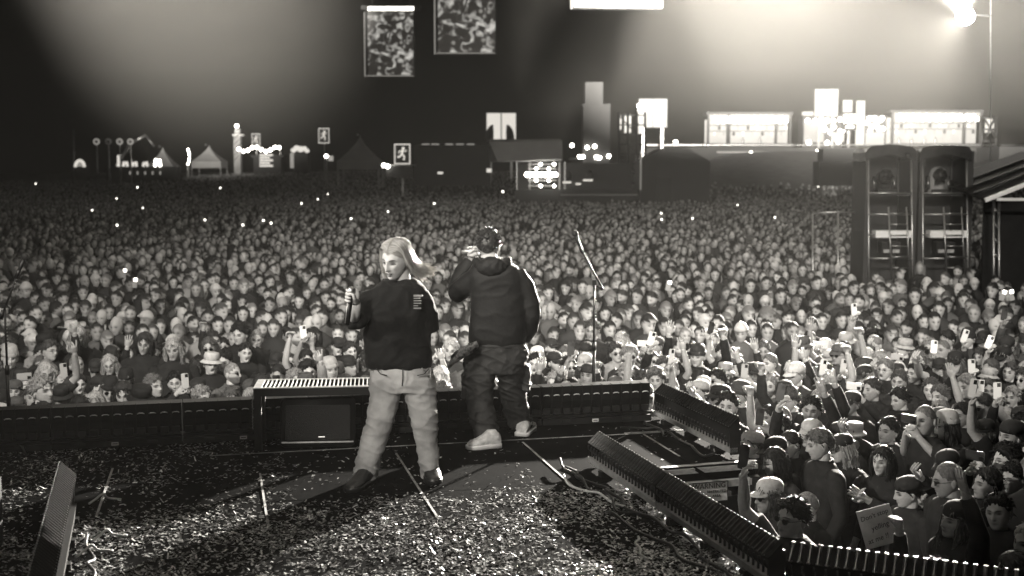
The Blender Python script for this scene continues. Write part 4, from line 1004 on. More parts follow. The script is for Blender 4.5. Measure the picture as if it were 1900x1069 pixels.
def make_variant(pose, kind, seed):
    q = random.Random(seed); mb = MB()
    hm = Matrix.Translation((0, -.012, HEAD_Z)) @ Matrix.Rotation(q.uniform(-.45, .45), 4, 'Z') @ Matrix.Rotation(q.uniform(-.10, .2), 4, 'X') @ Matrix.Rotation(q.uniform(-.13, .13), 4, 'Y')
    ks = (.94 if kind == 'fem' else 1.0) * q.uniform(.96, 1.03); hm = hm @ Matrix.Diagonal((ks, ks, ks * q.uniform(.97, 1.04), 1))
    D, F_ = head_dirs(52, 44); P, w_ = head_shape(D, kind); tone = head_tone(P, w_, kind)
    face_lines(mb, hm, P, kind, q)
    mb.add([hm @ Vector(p) for p in P], F_, 0, list(tone))
    for s_ in (-1, 1):
        mb.ball((0, 0, 0), (.010, .020, .031), 8, 6)
        for i in range(len(mb.v) - 42, len(mb.v)): mb.v[i] = tuple(hm @ (Vector(mb.v[i]) + Vector((s_ * .077, .012, -.012))))
    mb.tube([(0, .018, 1.40), (0, .012, 1.47), hm @ Vector((0, .012, -.07))], [.062, .054, .056] if kind != 'fem' else [.05, .045, .047], 12)
    mb.loft([oval(0, .01, z, a, b) for z, a, b in ((.86, .15, .1), (1.1, .14, .09), (1.33, .17, .1), (1.43, .13, .075), (1.46, .05, .05))])
    for s_ in (-1, 1): mb.tube([(s_ * .09, .01, .9), (s_ * .1, 0, .5), (s_ * .11, .02, .09)], [.08, .055, .04], 8); mb.box((s_ * .11, -.04, .04), (.08, .22, .08))
    jk, te = MB(), MB()
    body_rings = [oval(0, .01, z, a, b, 14) for z, a, b in ((.80, .180, .125), (.95, .175, .122), (1.15, .188, .128), (1.30, .210, .130), (1.40, .205, .115), (1.452, .160, .095), (1.480, .100, .080), (1.497, .074, .068))]
    jk.loft(body_rings); te.loft(body_rings)
    jk.tube([(.072 * math.cos(a), .012 + .066 * math.sin(a), 1.487 + .008 * math.sin(a)) for a in np.linspace(0, 2 * math.pi, 13)], .014, 6, 0, False)
    for i, (el, wr, st) in enumerate(POSES[pose]):
        s_ = -1 if i == 0 else 1
        sh, el, wr = Vector((s_ * .172, .012, 1.405)), Vector(el), Vector(wr)
        d_ = (wr - el).normalized()
        mb.tube([sh, el.lerp(sh, .5), el, el.lerp(wr, .35), wr, wr + d_ * .02], [.05, .047, .038, .041, .027, .026], 9)
        up = el.z > 1.25
        nrm = Vector((0, -1, 0)) if st in ('open', 'horns', 'point', 'fist') and up else (Vector((s_, 0.1, 0)) if not up else Vector((s_ * .8, .6, .1)))
        if st == 'grip': nrm = Vector((s_ * .9, -.35, .1))
        if pose == 'clap': nrm = Vector((s_, -.1, .2))
        hd = d_ if st != 'grip' else (d_ + Vector((-s_ * .25, 0, .3))).normalized()
        nrm = (nrm - hd * nrm.dot(hd)).normalized()
        hand(mb, wr, hd, nrm if st != 'fist' else -nrm, st, 1.0, s_)
        jk.tube([sh + Vector((-s_ * .03, 0, .005)), sh + Vector((s_ * .012, 0, -.02)), el.lerp(sh, .5), el, el.lerp(wr, .5), wr - d_ * .03], [.07, .076, .066, .058, .052, .042], 10)
        ts = el.lerp(sh, .32); te.tube([sh + Vector((-s_ * .03, 0, .005)), sh + Vector((s_ * .012, 0, -.02)), el.lerp(sh, .6), ts], [.07, .076, .070, .072], 10)
    return dict(body=mb.mesh('person', M['skin'], True, True), jacket=jk.mesh('jacket', M['cloth'], True), tee=te.mesh('shirt', M['cloth'], True), hm=hm, pose=pose, kind=kind)
tr = MB().loft([oval(0, .01, z, a, b) for z, a, b in ((.95, .168, .118), (.85, .178, .125), (.74, .175, .12))])
for s_ in (-1, 1): tr.tube([(s_ * .09, .01, .82), (s_ * .1, 0, .48), (s_ * .112, .02, .07)], [.092, .073, .066], 10)
trousers_me = tr.mesh('trousers', M['cloth'], True)
variants = {}
for pi, p in enumerate(POSES):
    kinds = ('masc', 'fem', 'beard', 'masc', 'shout', 'fem') if p == 'down' else (('masc', 'fem', 'beard') if p in ('phone2', 'phone1') else ('masc', 'fem'))
    variants[p] = [make_variant(p, k, pi * 31 + i * 7 + 1) for i, k in enumerate(kinds)]
HAIR = {k: [hair_shell(k, s).mesh('hair', M['hair'], True, True) for s in range(n)] for k, n in (('short', 3), ('flat', 2), ('buzz', 1), ('curly', 2), ('long', 3), ('quiff', 2))}
HATS = {k: hat(k).mesh(k if k != 'cap_back' else 'cap', M['hat'], True) for k in ('cap', 'cap_back', 'beanie', 'bucket', 'cowboy')}
GLS = {False: glasses_mesh(False), True: glasses_mesh(True)}

# smartphone
ph = MB(); ph.loft([[(x, y, z) for x, z in rrect(.074 * k, .152 * k, .012, 3)] for y, k in ((-.005, .96), (-.004, 1), (.003, 1), (.0045, .95))])
phone_me = ph.mesh('smartphone', M['phone'])
lens_me = MB().box((.0, 0, 0), (.032, .003, .036)).mesh('camera_bump', M['blackgloss'])
scr_me = MB().box((0, 0, 0), (.066, .001, .142)).mesh('display', M['pscreen'])
phones = []
def phone(loc, rz, roll, tone):
    o = put('smartphone', phone_me, None, loc, (R(-12), roll, rz), color=tone, cat='phone', group='phones held up in the audience')
    put('camera_bump', lens_me, o, (.016, -.006, .05)); put('display', scr_me, o, (0, .0052, 0)); phones.append(o)

# ------------------------------------------------------------------ the audience
def dist_poly(x, y, poly):
    best = 9
    for i in range(len(poly)):
        a, b = poly[i - 1], poly[i]; ab = b - a; t = max(0, min(1, ((x - a.x) * ab.x + (y - a.y) * ab.y) / ab.length_squared))
        best = min(best, math.hypot(x - a.x - ab.x * t, y - a.y - ab.y * t))
    return best
def blocked(x, y):
    if y < 14 and (inside(x, y, stage_poly) or dist_poly(x, y, stage_poly) < 0.33): return True
    px = CX + FPX * x / y
    if (1490 < px < 1765 and y < 8.35) or (0 < x and px < 1428 and y < 9.25): return True
    for x0, x1, y0, y1 in ((1590, 1815, 25.7, 27.9), (1815, 1960, 24.4, 28.5), (1500, 1605, 26.6, 27.3), (945, 1330, 82, 96), (1070, 1145, 90, 102), (1500, 1610, 59, 62), (765, 915, 110, 122), (1815, 1990, 118, 130)):
        if x0 < px < x1 and y0 < y < y1: return True
    return False
ar = random.Random(23)
spots = []
specials = [  # px, py of the face, pose, kind, hair or hat, glasses, tone of top, sleeve, skin, rz offset
    (135, 612, 'down', 'masc', 'cowboy', None, .02), (430, 690, 'down', 'beard', 'buzz', True, .10), (455, 652, 'down', 'shout', 'short', None, .02), (325, 708, 'phone2', 'masc', 'quiff', None, .02),
    (375, 735, 'down', 'masc', 'short', None, .02), (185, 715, 'down', 'beard', 'cap', None, .015), (515, 692, 'down', 'fem', 'flat', None, .02), (590, 662, 'phone1', 'masc', 'beanie', None, .03),
    (625, 690, 'down', 'masc', 'beanie', None, .02), (650, 650, 'down', 'masc', 'quiff', None, .02), (815, 615, 'down', 'masc', 'short', False, .02), (845, 618, 'down', 'beard', 'buzz', None, .03),
    (1305, 715, 'down', 'beard', 'cap', None, .02), (1160, 690, 'down', 'masc', 'quiff', None, .02), (1235, 680, 'open1', 'masc', 'curly', None, .02), (1085, 700, 'phone1', 'fem', 'flat', None, .02),
    (1440, 852, 'down', 'fem', 'long', False, .03), (1452, 790, 'fist1', 'fem', 'long', None, .02), (1470, 820, 'down', 'fem', 'flat', None, .012), (1560, 805, 'down', 'masc', 'cap', False, .012),
    (1505, 800, 'phone1', 'masc', 'cap', None, .02), (1650, 795, 'point', 'masc', 'short', None, .02), (1640, 850, 'clap', 'fem', 'long', None, .02), (1700, 860, 'open1', 'masc', 'cap_back', None, .015),
    (1745, 780, 'down', 'fem', 'beanie', None, .02), (1830, 800, 'down', 'masc', 'cap', None, .02), (1835, 893, 'point', 'masc', 'short', None, .012), (1855, 945, 'down', 'masc', 'quiff', None, .015),
    (1870, 850, 'phone2', 'masc', 'curly', False, .02), (1885, 880, 'down', 'masc', 'short', False, .02), (1835, 700, 'down', 'beard', 'bucket', None, .02), (1665, 690, 'down', 'beard', 'cap', None, .05),
    (1580, 745, 'phone1', 'masc', 'cap', None, .02), (1700, 690, 'point', 'masc', 'short', None, .02), (1455, 725, 'down', 'masc', 'cap', None, .02), (1400, 690, 'phone2', 'beard', 'cap', None, .02),
    (1360, 660, 'phone1', 'fem', 'long', None, .02), (1510, 665, 'down', 'masc', 'curly', None, .02), (1345, 690, 'horns', 'masc', 'bucket', None, .02), (1620, 720, 'phone2', 'masc', 'short', None, .02),
    (1760, 860, 'clap', 'masc', 'cap', None, .015), (1790, 700, 'phone1', 'masc', 'beanie', None, .02), (1730, 720, 'down', 'masc', 'short', None, .02), (40, 700, 'phone2', 'masc', 'cap', None, .02),
    (415, 640, 'fist1', 'fem', 'short', None, .02), (95, 690, 'phone2', 'masc', 'buzz', None, .02), (1500, 930, 'down', 'masc', 'buzz', None, .012),
]
taken = []
def far_enough(x, y, r):
    return all((x - a) ** 2 + (y - b) ** 2 > r * r for a, b in taken)
for s_ in specials:
    h = 1.70 + ar.uniform(-.03, .05); p = on_z(s_[0], s_[1], HEAD_Z * h / 1.75 - .005)
    if s_[0] == 1500 and s_[1] == 930: p = on_z(1500, 930, 1.45); h = 1.56
    if s_[0] == 1700 and s_[1] == 930: p = on_z(1700, 930, 1.45); h = 1.56
    if blocked(p.x, p.y) and not (1400 < s_[0] < 1480):
        p = on_z(s_[0], s_[1], 1.5); h = 1.61
    if inside(p.x, p.y, stage_poly): continue
    if not far_enough(p.x, p.y, .30): continue
    taken.append((p.x, p.y)); spots.append((p.x, p.y, h, s_))
cand = []
y = 5.6
while y < 30:
    step = .46 if y < 20 else .5
    x = -.6 * y - 1.2
    while x < .6 * y + 1.2:
        X, Y = x + ar.uniform(-.17, .17), y + ar.uniform(-.17, .17); x += step
        if blocked(X, Y) or not far_enough(X, Y, .33): continue
        cand.append((X, Y))
    y += .45 if y < 20 else .5
cand.sort(key=lambda c: c[1])
rest = []
for X, Y in cand:
    h = max(1.52, min(1.95, ar.gauss(1.72, .085))); u_ = project((X, Y, h))
    if len(spots) < 300 and -20 < u_[0] < 1920 and u_[1] < 1060:
        # wholly behind a performer or a stage edge?
        if 690 < u_[0] < 785 and 520 < u_[1] < 640: rest.append((X, Y, h)); continue
        if 880 < u_[0] < 965 and 500 < u_[1] < 600: rest.append((X, Y, h)); continue
        spots.append((X, Y, h, None))
    else: rest.append((X, Y, h))
people = []
for (X, Y, h, sp_) in spots:
    px, py = project((X, Y, h)); k = h / 1.75 * .985
    if sp_: _, _, pose, kind, hd, gl, tone = sp_
    else:
        pr = .46 if (px > 1210 and Y < 17) else .085
        pose = ar.choice(('phone2', 'phone1', 'phone1', 'phone2', 'open1', 'horns', 'clap', 'up2', 'point', 'fist1')) if ar.random() < pr else 'down'
        kind = ar.choice(('masc', 'masc', 'fem', 'beard', 'masc', 'fem', 'shout'))
        hd = ar.choice(('long', 'long', 'flat', 'long', 'cap', 'beanie')) if kind == 'fem' else ar.choice(('short', 'short', 'flat', 'buzz', 'curly', 'quiff', 'cap', 'cap', 'cap', 'cap_back', 'beanie', 'bucket'))
        gl = ar.choice((None, None, None, None, False, True)); tone = ar.choice((.012, .015, .02, .02, .03, .05, .02, .015, .02, .012, .08, .25)) if Y > 12 else ar.choice((.012, .015, .02, .03))
    pool = [v for v in variants[pose] if v['kind'] == kind] or variants[pose]; v = ar.choice(pool); kind = v['kind']
    face = math.atan2(-0.3 - X, -(8.0 - Y)) if Y > 8.2 else math.atan2(-0.6 - X, 1.2)
    tgt = Vector((-0.5 if px < 1300 else -1.5, 6.0 if px < 1300 else 7.5)); dv = Vector((tgt.x - X, tgt.y - Y)); rz = math.atan2(dv.x, -dv.y) 
    rz = max(-1.1, min(1.1, rz)) + ar.gauss(0, .16)
    skin = ar.choice((.42, .46, .5, .38, .44, .3)) * ar.uniform(.9, 1.05); ht = ar.choice((.012, .015, .02, .03, .05, .1, .2)) if kind != 'fem' else (ar.choice((.015, .03, .08, .2, .3)) if not sp_ else .02)
    if hd == 'buzz': ht = skin * ar.uniform(.3, .5)
    o = put('person', v['body'], None, (X, Y, 0), (0, 0, rz), k, skin, cat='person', group='audience members in the front rows')
    tee = ar.random() < .35; put('shirt' if tee else 'jacket', v['tee'] if tee else v['jacket'], o, color=tone)
    put('trousers', trousers_me, o, color=ar.choice((.012, .02, .05)))
    if hd in HATS:
        hc = ar.choice((.012, .015, .02, .02, .06, .35, .55)) if not sp_ else {'cowboy': .5, 'bucket': .3, 'beanie': .06}.get(hd, ar.choice((.012, .02, .015, .5)))
        put('cap' if hd.startswith('cap') else ('hat' if hd in ('bucket', 'cowboy') else 'beanie'), HATS[hd], o, matrix=v['hm'], color=hc)
        put('hair', ar.choice(HAIR['long']) if kind == 'fem' else HAIR['flat'][0], o, matrix=v['hm'] @ Matrix.Scale(.97, 4), color=ht)
        desc = {'cap': 'cap-wearing', 'cap_back': 'backwards-capped', 'beanie': 'beanie-wearing', 'bucket': 'bucket-hatted', 'cowboy': 'cowboy-hatted'}[hd]; desc = ('pale-' if hc > .3 else 'dark-') + desc if hd != 'cowboy' else desc
    else:
        put('hair', ar.choice(HAIR[hd]), o, matrix=v['hm'], color=ht)
        desc = {'short': 'short-haired', 'flat': 'sleek-haired', 'buzz': 'crop-haired', 'curly': 'curly-haired', 'long': 'long-haired', 'quiff': 'quiffed'}[hd]
    if gl is not None: put('glasses', GLS[gl], o, matrix=v['hm'])
    if kind == 'beard': desc = 'bearded ' + desc
    act = {'down': '', 'phone2': ' filming two-handed', 'phone1': ' raising a phone', 'open1': ' raising an open hand', 'horns': ' making a horns sign', 'clap': ' holding hands together', 'up2': ' with both arms up', 'point': ' pointing at the stage', 'fist1': ' raising a fist'}[pose]
    top = ('pale' if tone > .2 else ('grey' if tone > .045 else 'black')) + (' shirt' if tee else ' jacket')
    people.append((Y, px, o, f'{desc} person in {top}{act}'))
    mw = Matrix.Translation((X, Y, 0)) @ Matrix.Rotation(rz, 4, 'Z') @ Matrix.Scale(k, 4)
    pt = ar.choice((.03, .03, .5, .7, .75, .4))
    if pose == 'phone2': phone(mw @ Vector((0, -.40, 1.70)), rz, ar.choice((0, 0, R(90))), pt)
    if pose == 'phone1': phone(mw @ Vector((-.165, -.265, 1.985)), rz, ar.uniform(-.3, .3), pt)
people.sort(key=lambda t: t[0])
ROWS = 10; per = -(-len(people) // ROWS)
for r_ in range(ROWS):
    row = sorted(people[r_ * per:(r_ + 1) * per], key=lambda t: t[1])
    for i, (Y, px, o, dsc) in enumerate(row): o['label'] = f'{dsc}, {ordinal(i + 1)} from left in {ORD[r_]} row'
for i, o in enumerate(sorted(phones, key=lambda o: project(o.location)[0])):
    o['label'] = ('pale' if o.color[0] > .3 else 'black') + ' phone held up over the front rows, ' + ordinal(i + 1) + ' from the left'
# glowing phones scattered through the distant crowd
fp = []
for (px, py) in ((66, 342), (170, 392), (215, 370), (255, 349), (265, 388), (408, 350), (455, 335), (488, 412), (503, 417), (555, 328), (608, 362), (635, 331), (650, 408), (218, 421), (449, 420), (230, 507), (250, 525), (380, 411),
                 (1228, 410), (1226, 398), (1285, 408), (1340, 340), (1367, 382), (1500, 328), (1517, 348), (1438, 406), (1240, 530), (1860, 548), (1876, 548), (932, 357), (1300, 352), (720, 395), (805, 380), (860, 345), (560, 380), (590, 372), (905, 317)):
    s_ = max(6.0, (py - HZ) / (CAMZ - 2.05)); d_ = min(190, FPX / s_)
    p = on_y(px, py, d_)
    o = put('smartphone', phone_me, None, p, (0, ar.uniform(-.5, .5), 0), 1.3 if d_ > 60 else 1, .3, cat='phone', group='glowing phones in the distant crowd')
    MB().box((.016, -.008, .05), (.05, .006, .05) if d_ < 90 else (.09, .006, .1)).build('flash_lamp', M['flash'], o); fp.append((px, o))
for i, (px, o) in enumerate(sorted(fp, key=lambda t: t[0])): o['label'] = 'tiny glowing phone above the distant crowd, ' + ordinal(i + 1) + ' from the left'

# everyone farther back is one mass: heads, hair, hats, shoulders, some arms
def lod_person(lod, seed):
    q = random.Random(seed); mb = MB(); cls = []
    nl, nt_ = ((18, 14), (9, 7), (6, 4))[lod]
    D, F_ = head_dirs(nl, nt_); fem = q.random() < .35; kind = 'fem' if fem else q.choice(('masc', 'beard', 'masc'))
    P, w_ = head_shape(D, kind); tone = head_tone(P, w_, kind)
    yaw = Matrix.Rotation(q.uniform(-.5, .5), 3, 'Z') @ Matrix.Rotation(q.uniform(-.1, .2), 3, 'X')
    m = hair_mask(D); hatted = q.random() < .3; bald = not hatted and q.random() < .1
    off = (.012 if not hatted else .02) * m if not bald else 0 * m
    P2 = P + D * off[:, None]
    if hatted and lod < 2:
        br = (D[:, 2] > .38) & (D[:, 2] < .62) & (D[:, 1] < -.5); P2[br, 1] -= .05
    vs = [yaw @ Vector(p) + Vector((0, -.012, HEAD_Z)) for p in P2]
    mb.add(vs, F_, 0, list(tone)); cls += [(3 if hatted else 1) if (mm > .5 and not bald) else 0 for mm in m]
    if fem and lod < 2:
        n0 = len(mb.v); n_ = 8 if lod == 0 else 6
        mb.loft([[(.095 * s_ * math.sin(a), .03 + .09 * s_ * math.cos(a), z) for a in np.linspace(-2, 2, n_)] for z, s_ in ((HEAD_Z + .05, 1), (HEAD_Z - .08, 1.1), (HEAD_Z - .2, 1.0))], caps=False)
        cls += [1] * (len(mb.v) - n0)
    n0 = len(mb.v); n_ = (10, 7, 5)[lod]
    prof = ((1.0, .2, .13), (1.3, .235, .135), (1.40, .2, .11), (1.46, .12, .085), (1.5, .06, .06)) if lod < 2 else ((1.1, .21, .13), (1.4, .2, .12), (1.5, .06, .06))
    mb.loft([oval(0, .01, z, a, b, n_) for z, a, b in prof], caps=False); cls += [2] * (len(mb.v) - n0)
    if lod < 2:
        n0 = len(mb.v); mb.tube([(0, .01, 1.45), (0, .005, 1.56)], .052, 6, caps=False); cls += [0] * (len(mb.v) - n0)
    if q.random() < (.045 if lod < 2 else .03):
        s_ = q.choice((-1, 1)); n0 = len(mb.v); el = Vector((s_ * .29, -.1, 1.58)); wr = Vector((s_ * q.uniform(.08, .3), -.2, q.uniform(1.78, 1.95)))
        mb.tube([(s_ * .18, 0, 1.4), el], .055, 5, caps=False); cls += [2] * (len(mb.v) - n0); n0 = len(mb.v)
        mb.tube([el, wr, wr + Vector((0, -.02, .13))], [.042, .032, .035], 5); cls += [0] * (len(mb.v) - n0)
        if q.random() < .3: n0 = len(mb.v); mb.box(wr + Vector((0, -.05, .14)), (.075, .01, .15)); cls += [4] * (len(mb.v) - n0)
    tris = []
    for f_ in mb.f:
        for i in range(1, len(f_) - 1): tris.append((f_[0], f_[i], f_[i + 1]))
    return np.array(mb.v, np.float32), np.array(tris, np.int32), np.array(cls), np.array(mb.c, np.float32)
pts = list(rest)
y = 30.0
while y < 236:
    st = .54 if y < 45 else (.7 if y < 90 else 1.12)
    x = -.43 * y - 4
    while x < .43 * y + 4:
        X, Y = x + ar.uniform(-.42, .42) * st, y + ar.uniform(-.42, .42) * st; x += st
        lim = 236 - 70 * sstep(.03, .12, X / Y)
        if Y > lim or blocked(X, Y) or (X / Y > .05 and ground_z(X, Y) > .9): continue
        pts.append((X, Y, max(1.5, min(1.95, ar.gauss(1.72, .09)))))
    y += st
nr = np.random.default_rng(5); VV, TT, CC = [], [], []; base_i = 0
pts = np.array(pts, np.float64); gz = np.array([ground_z(a, b) for a, b, _ in pts])
lodv = np.where(pts[:, 1] < 25, 0, np.where(pts[:, 1] < 70, 1, 2))
for lod, nv_ in ((0, 26), (1, 16), (2, 12)):
    T_ = [lod_person(lod, 100 * lod + s_) for s_ in range(nv_)]; idx = np.nonzero(lodv == lod)[0]; pick = nr.integers(0, nv_, len(idx))
    for ti, (v, t, cl_, tn) in enumerate(T_):
        ii = idx[pick == ti]
        if not len(ii): continue
        n_ = len(ii); X, Y, H = pts[ii].T
        rz = np.clip(np.arctan2(-X, Y), -.9, .9) + nr.normal(0, .22, n_); rz = np.where(nr.random(n_) < .04, rz + 1.6, rz); k = H / 1.75
        c_, s_ = np.cos(rz) * k, np.sin(rz) * k
        W = np.empty((n_, len(v), 3), np.float32)
        W[:, :, 0] = v[None, :, 0] * c_[:, None] - v[None, :, 1] * s_[:, None] + X[:, None]
        W[:, :, 1] = v[None, :, 0] * s_[:, None] + v[None, :, 1] * c_[:, None] + Y[:, None]
        W[:, :, 2] = v[None, :, 2] * k[:, None] + gz[ii][:, None]
        tones = np.stack([nr.choice((.42, .46, .5, .36, .28), n_), nr.choice((.012, .02, .03, .06, .15), n_, p=(.3, .3, .2, .12, .08)), nr.choice((.012, .02, .03, .08, .25), n_, p=(.3, .3, .22, .12, .06)),
                          nr.choice((.015, .03, .12, .5), n_, p=(.45, .25, .15, .15)), nr.choice((.05, .6, .7), n_)], 1)
        col = tones[:, cl_] * np.where(cl_ == 0, tn, 1)[None, :]
        VV.append(W.reshape(-1, 3)); TT.append((t[None] + (np.arange(n_) * len(v))[:, None, None] + base_i).reshape(-1, 3)); CC.append(col.reshape(-1)); base_i += n_ * len(v)
VV, TT, CC = np.concatenate(VV), np.concatenate(TT).astype(np.int32), np.concatenate(CC).astype(np.float32)
me = bpy.data.meshes.new('crowd'); me.vertices.add(len(VV)); me.vertices.foreach_set('co', VV.ravel())
me.loops.add(len(TT) * 3); me.loops.foreach_set('vertex_index', TT.ravel()); me.polygons.add(len(TT))
me.polygons.foreach_set('loop_start', np.arange(0, len(TT) * 3, 3, dtype=np.int32)); me.polygons.foreach_set('loop_total', np.full(len(TT), 3, np.int32))
me.polygons.foreach_set('use_smooth', np.ones(len(TT), bool)); me.materials.append(M['crowd'])
a = me.color_attributes.new('Col', 'FLOAT_COLOR', 'POINT'); arr = np.ones((len(VV), 4), np.float32); arr[:, :3] = CC[:, None]; a.data.foreach_set('color', arr.ravel())
me.update(calc_edges=True)
put('crowd', me, kind='stuff', label='dense crowd of people filling the dark field behind the front rows', cat='crowd')
print('CROWD', len(pts), 'tris', len(TT), 'people', len(spots), 'phones', len(phones))
# ------------------------------------------------------------------ the two performers
def wr_noise(amp, sx, sz, seed):
    o = Vector((seed, seed * 2.3, 0))
    def fn(p):
        q = Vector((p.x * sx, p.y * sx, p.z * sz)) + o
        a = noise.noise(q * 1.0); b = noise.noise(q * 2.4 + o)
        c = noise.noise(Vector((q.x * 1.6 + q.z * 1.1, q.y * 1.6, q.z * 2.6 - q.x)) + o)
        return amp * ((1 - abs(a)) ** 3 - .45) * 1.1 + amp * ((1 - abs(c)) ** 5 - .3) * .8 + amp * .35 * b
    return fn
def leg_folds(amp, seed, knee, hem, top):
    base = wr_noise(amp * .45, 4.5, 4.5, seed); o = Vector((seed, 0, seed * 1.7))
    def fn(p):
        z = p.z - DECK; w_ = .35 + 1.0 * math.exp(-((z - knee) / .09) ** 2) + 1.3 * math.exp(-((z - hem) / .10) ** 2) + .8 * math.exp(-((z - top) / .08) ** 2)
        c = noise.noise(Vector((p.x * 4.0 + .8 * p.z, p.y * 4.0, p.z * 15.0 + p.x * 5.0)) + o); e = noise.noise(Vector((p.x * 7 - p.z * 6, p.y * 6, p.z * 11)) - o)
        return base(p) + amp * w_ * ((1 - abs(c)) ** 6 - .22) + amp * .5 * ((1 - abs(e)) ** 7 - .15)
    return fn
def rows_loft(mb, rows, P, n=22, pw=2.4, dd=0.0):
    rings = []
    for r_ in rows:
        y, xl, xr, hd = r_[:4]; dz = dd + (r_[4] if len(r_) > 4 else 0)
        a, b = P(xl, y, dz), P(xr, y, dz); c = (a + b) / 2; hw = (b.x - a.x) / 2; ring = []
        for k in range(n):
            t = 2 * math.pi * k / n; cx, sx = math.cos(t), math.sin(t)
            ring.append(c + Vector((hw * math.copysign(abs(cx) ** (2 / pw), cx), hd * math.copysign(abs(sx) ** (2 / pw), sx), 0)))
        rings.append(ring)
    mb.loft(rings)
def shoe(parent, heel, toe, w_, h_, sole_m, up_m, name='shoe'):
    heel, toe = Vector(heel), Vector(toe); d_ = toe - heel; L = d_.length; d_.normalize(); s_ = d_.cross(Vector((0, 0, 1))).normalized(); z = Vector((0, 0, 1))
    prof = ((-.02, .62, .05), (0, .8, .75), (.12, .88, 1.0), (.35, .85, 1.02), (.52, .92, .72), (.7, 1.0, .52), (.88, .9, .42), (.98, .55, .3), (1.02, .2, .12))
    rings = []
    for t, kw, kh in prof:
        c = heel + d_ * (L * t); ring = []
        for k in range(12):
            a = 2 * math.pi * k / 12; ring.append(c + s_ * (w_ / 2 * kw * math.cos(a)) + z * (.022 + max(-.02, h_ * kh * (.5 + .5 * math.sin(a)) - .004)))
        rings.append(ring)
    o = MB().loft(rings).build(name, up_m, parent, True)
    sole = [[heel + d_ * (L * t) + s_ * (w_ / 2 * kw * sg) for t, kw in ((-.04, .6), (.0, .95), (.35, .92), (.7, 1.1), (.92, .9), (1.04, .35))] for sg in (1, -1)]
    out = sole[0] + sole[1][::-1]
    MB().loft([[p + z * (zz - 0) for p in out] for zz in (.004, .026, .034)]).build('sole', sole_m, o, True)
    return o
def grip(mb, c, ax, pd, r, s=1.0):
    """closed hand round a rod: c centre on the rod, ax rod direction, pd from the rod to the palm"""
    ax = ax.normalized(); pd = (pd - ax * pd.dot(ax)).normalized(); b = ax.cross(pd)
    mb.ball(c + pd * (r + .016), (.022 * s, .044 * s, .048 * s), 12, 8, rot=Matrix((pd, b, ax)).transposed())
    for k in range(4):
        o = ax * ((-.033 + .021 * k) * s); pts = []
        for a in np.linspace(-.5, 3.9, 8):
            rr = r + .010 * s; pts.append(c + o + pd * (rr * math.cos(a)) + b * (rr * math.sin(a)))
        mb.tube(pts, [.011 * s, .011 * s, .0105 * s, .0105 * s, .010 * s, .0095 * s, .009 * s, .007 * s], 7)
    pts = [c + pd * (r + .012) - ax * (.035 * s), c - b * (r + .016) - ax * (.02 * s) + pd * .008, c - b * (r + .01) + ax * .012 * s - pd * .012, c - pd * (r + .008) + ax * .022 * s]
    mb.tube(pts, [.014 * s, .0125 * s, .011 * s, .008 * s], 7)
M['jeans'] = mat('faded_denim', 0.30, 0.85, var=0.3, scale=6, bump=0.1, spec=.2, sheen=.15)
M['sweat'] = mat('black_sweatshirt', 0.011, 0.9, var=0.15, scale=60, bump=0.15, spec=.1, sheen=.12)
M['shell'] = mat('dark_jacket', 0.012, 0.62, var=0.2, scale=40, bump=0.12, spec=.2, sheen=.06)
M['cargo'] = mat('dark_cargo_cloth', 0.024, 0.7, var=0.25, scale=30, bump=0.2, spec=.3)
M['blond'] = mat('blond_hair', 0.62, 0.38, use=('object', 'attr'))
n, l = M['blond'].node_tree.nodes, M['blond'].node_tree.links
tb = n.new('ShaderNodeBsdfTranslucent'); tb.inputs[0].default_value = (.75, .72, .66, 1); ms = n.new('ShaderNodeMixShader'); ms.inputs[0].default_value = .45
l.new(n['Principled BSDF'].outputs[0], ms.inputs[1]); l.new(tb.outputs[0], ms.inputs[2]); l.new(ms.outputs[0], n['Material Output'].inputs['Surface'])
M['brown'] = mat('dark_brown_hair', 0.022, 0.42, var=0.4, scale=80)
M['brown2'] = mat('dark_lashes', 0.015, 0.6)
M['lip'] = mat('lips', 0.16, 0.4)
M['sneak'] = mat('pale_sneaker', 0.55, 0.6, var=0.3, scale=28, bump=.2)
M['boot'] = mat('black_leather', 0.014, 0.35, bump=.15, scale=30)
M['print'] = mat('faded_print', 0.14, 0.8)
M['bandana'] = mat('patterned_bandana', 0.1, 0.8, var=1.0, scale=38, detail=1.5)

def add_head(mb, hm, kind, nl=72, nt_=60):
    D, F_ = head_dirs(nl, nt_); P, w_ = head_shape(D, kind); tone = head_tone(P, w_, kind)
    mb.add([hm @ Vector(p) for p in P], F_, 0, list(tone))
    for s_ in (-1, 1):
        n0 = len(mb.v); mb.ball((0, 0, 0), (.010, .020, .031), 12, 8)
        for i in range(n0, len(mb.v)): mb.v[i] = tuple(hm @ (Vector(mb.v[i]) + Vector((s_ * .076, .012, -.012))))
# --- blond singer
WD = 8.47
def W(px, py, dd=0.0): return on_y(px, py, WD + dd)
wroot = W(735, 895); wroot.z = DECK
body = MB(); hc = W(735, 480, -.02)
hm = Matrix.Translation(hc) @ Matrix.Rotation(R(-30), 4, 'Z') @ Matrix.Rotation(R(18), 4, 'X') @ Matrix.Rotation(R(5), 4, 'Y') @ Matrix.Scale(1.13, 4)
add_head(body, hm, 'fem')
body.tube([W(752, 545, .03), W(750, 525, .03), hm @ Vector((0, .02, -.06))], [.062, .052, .056], 14)
rows_loft(body, ((530, 700, 780, .08), (560, 690, 785, .10), (620, 695, 780, .10), (670, 697, 795, .11), (715, 695, 800, .10)), W, 14)
for pts, rr in (([W(722, 700), W(706, 780), W(682, 885, -.08)], [.085, .06, .04]), ([W(770, 700), W(788, 780), W(797, 880, .05)], [.085, .06, .04])): body.tube(pts, rr, 10)
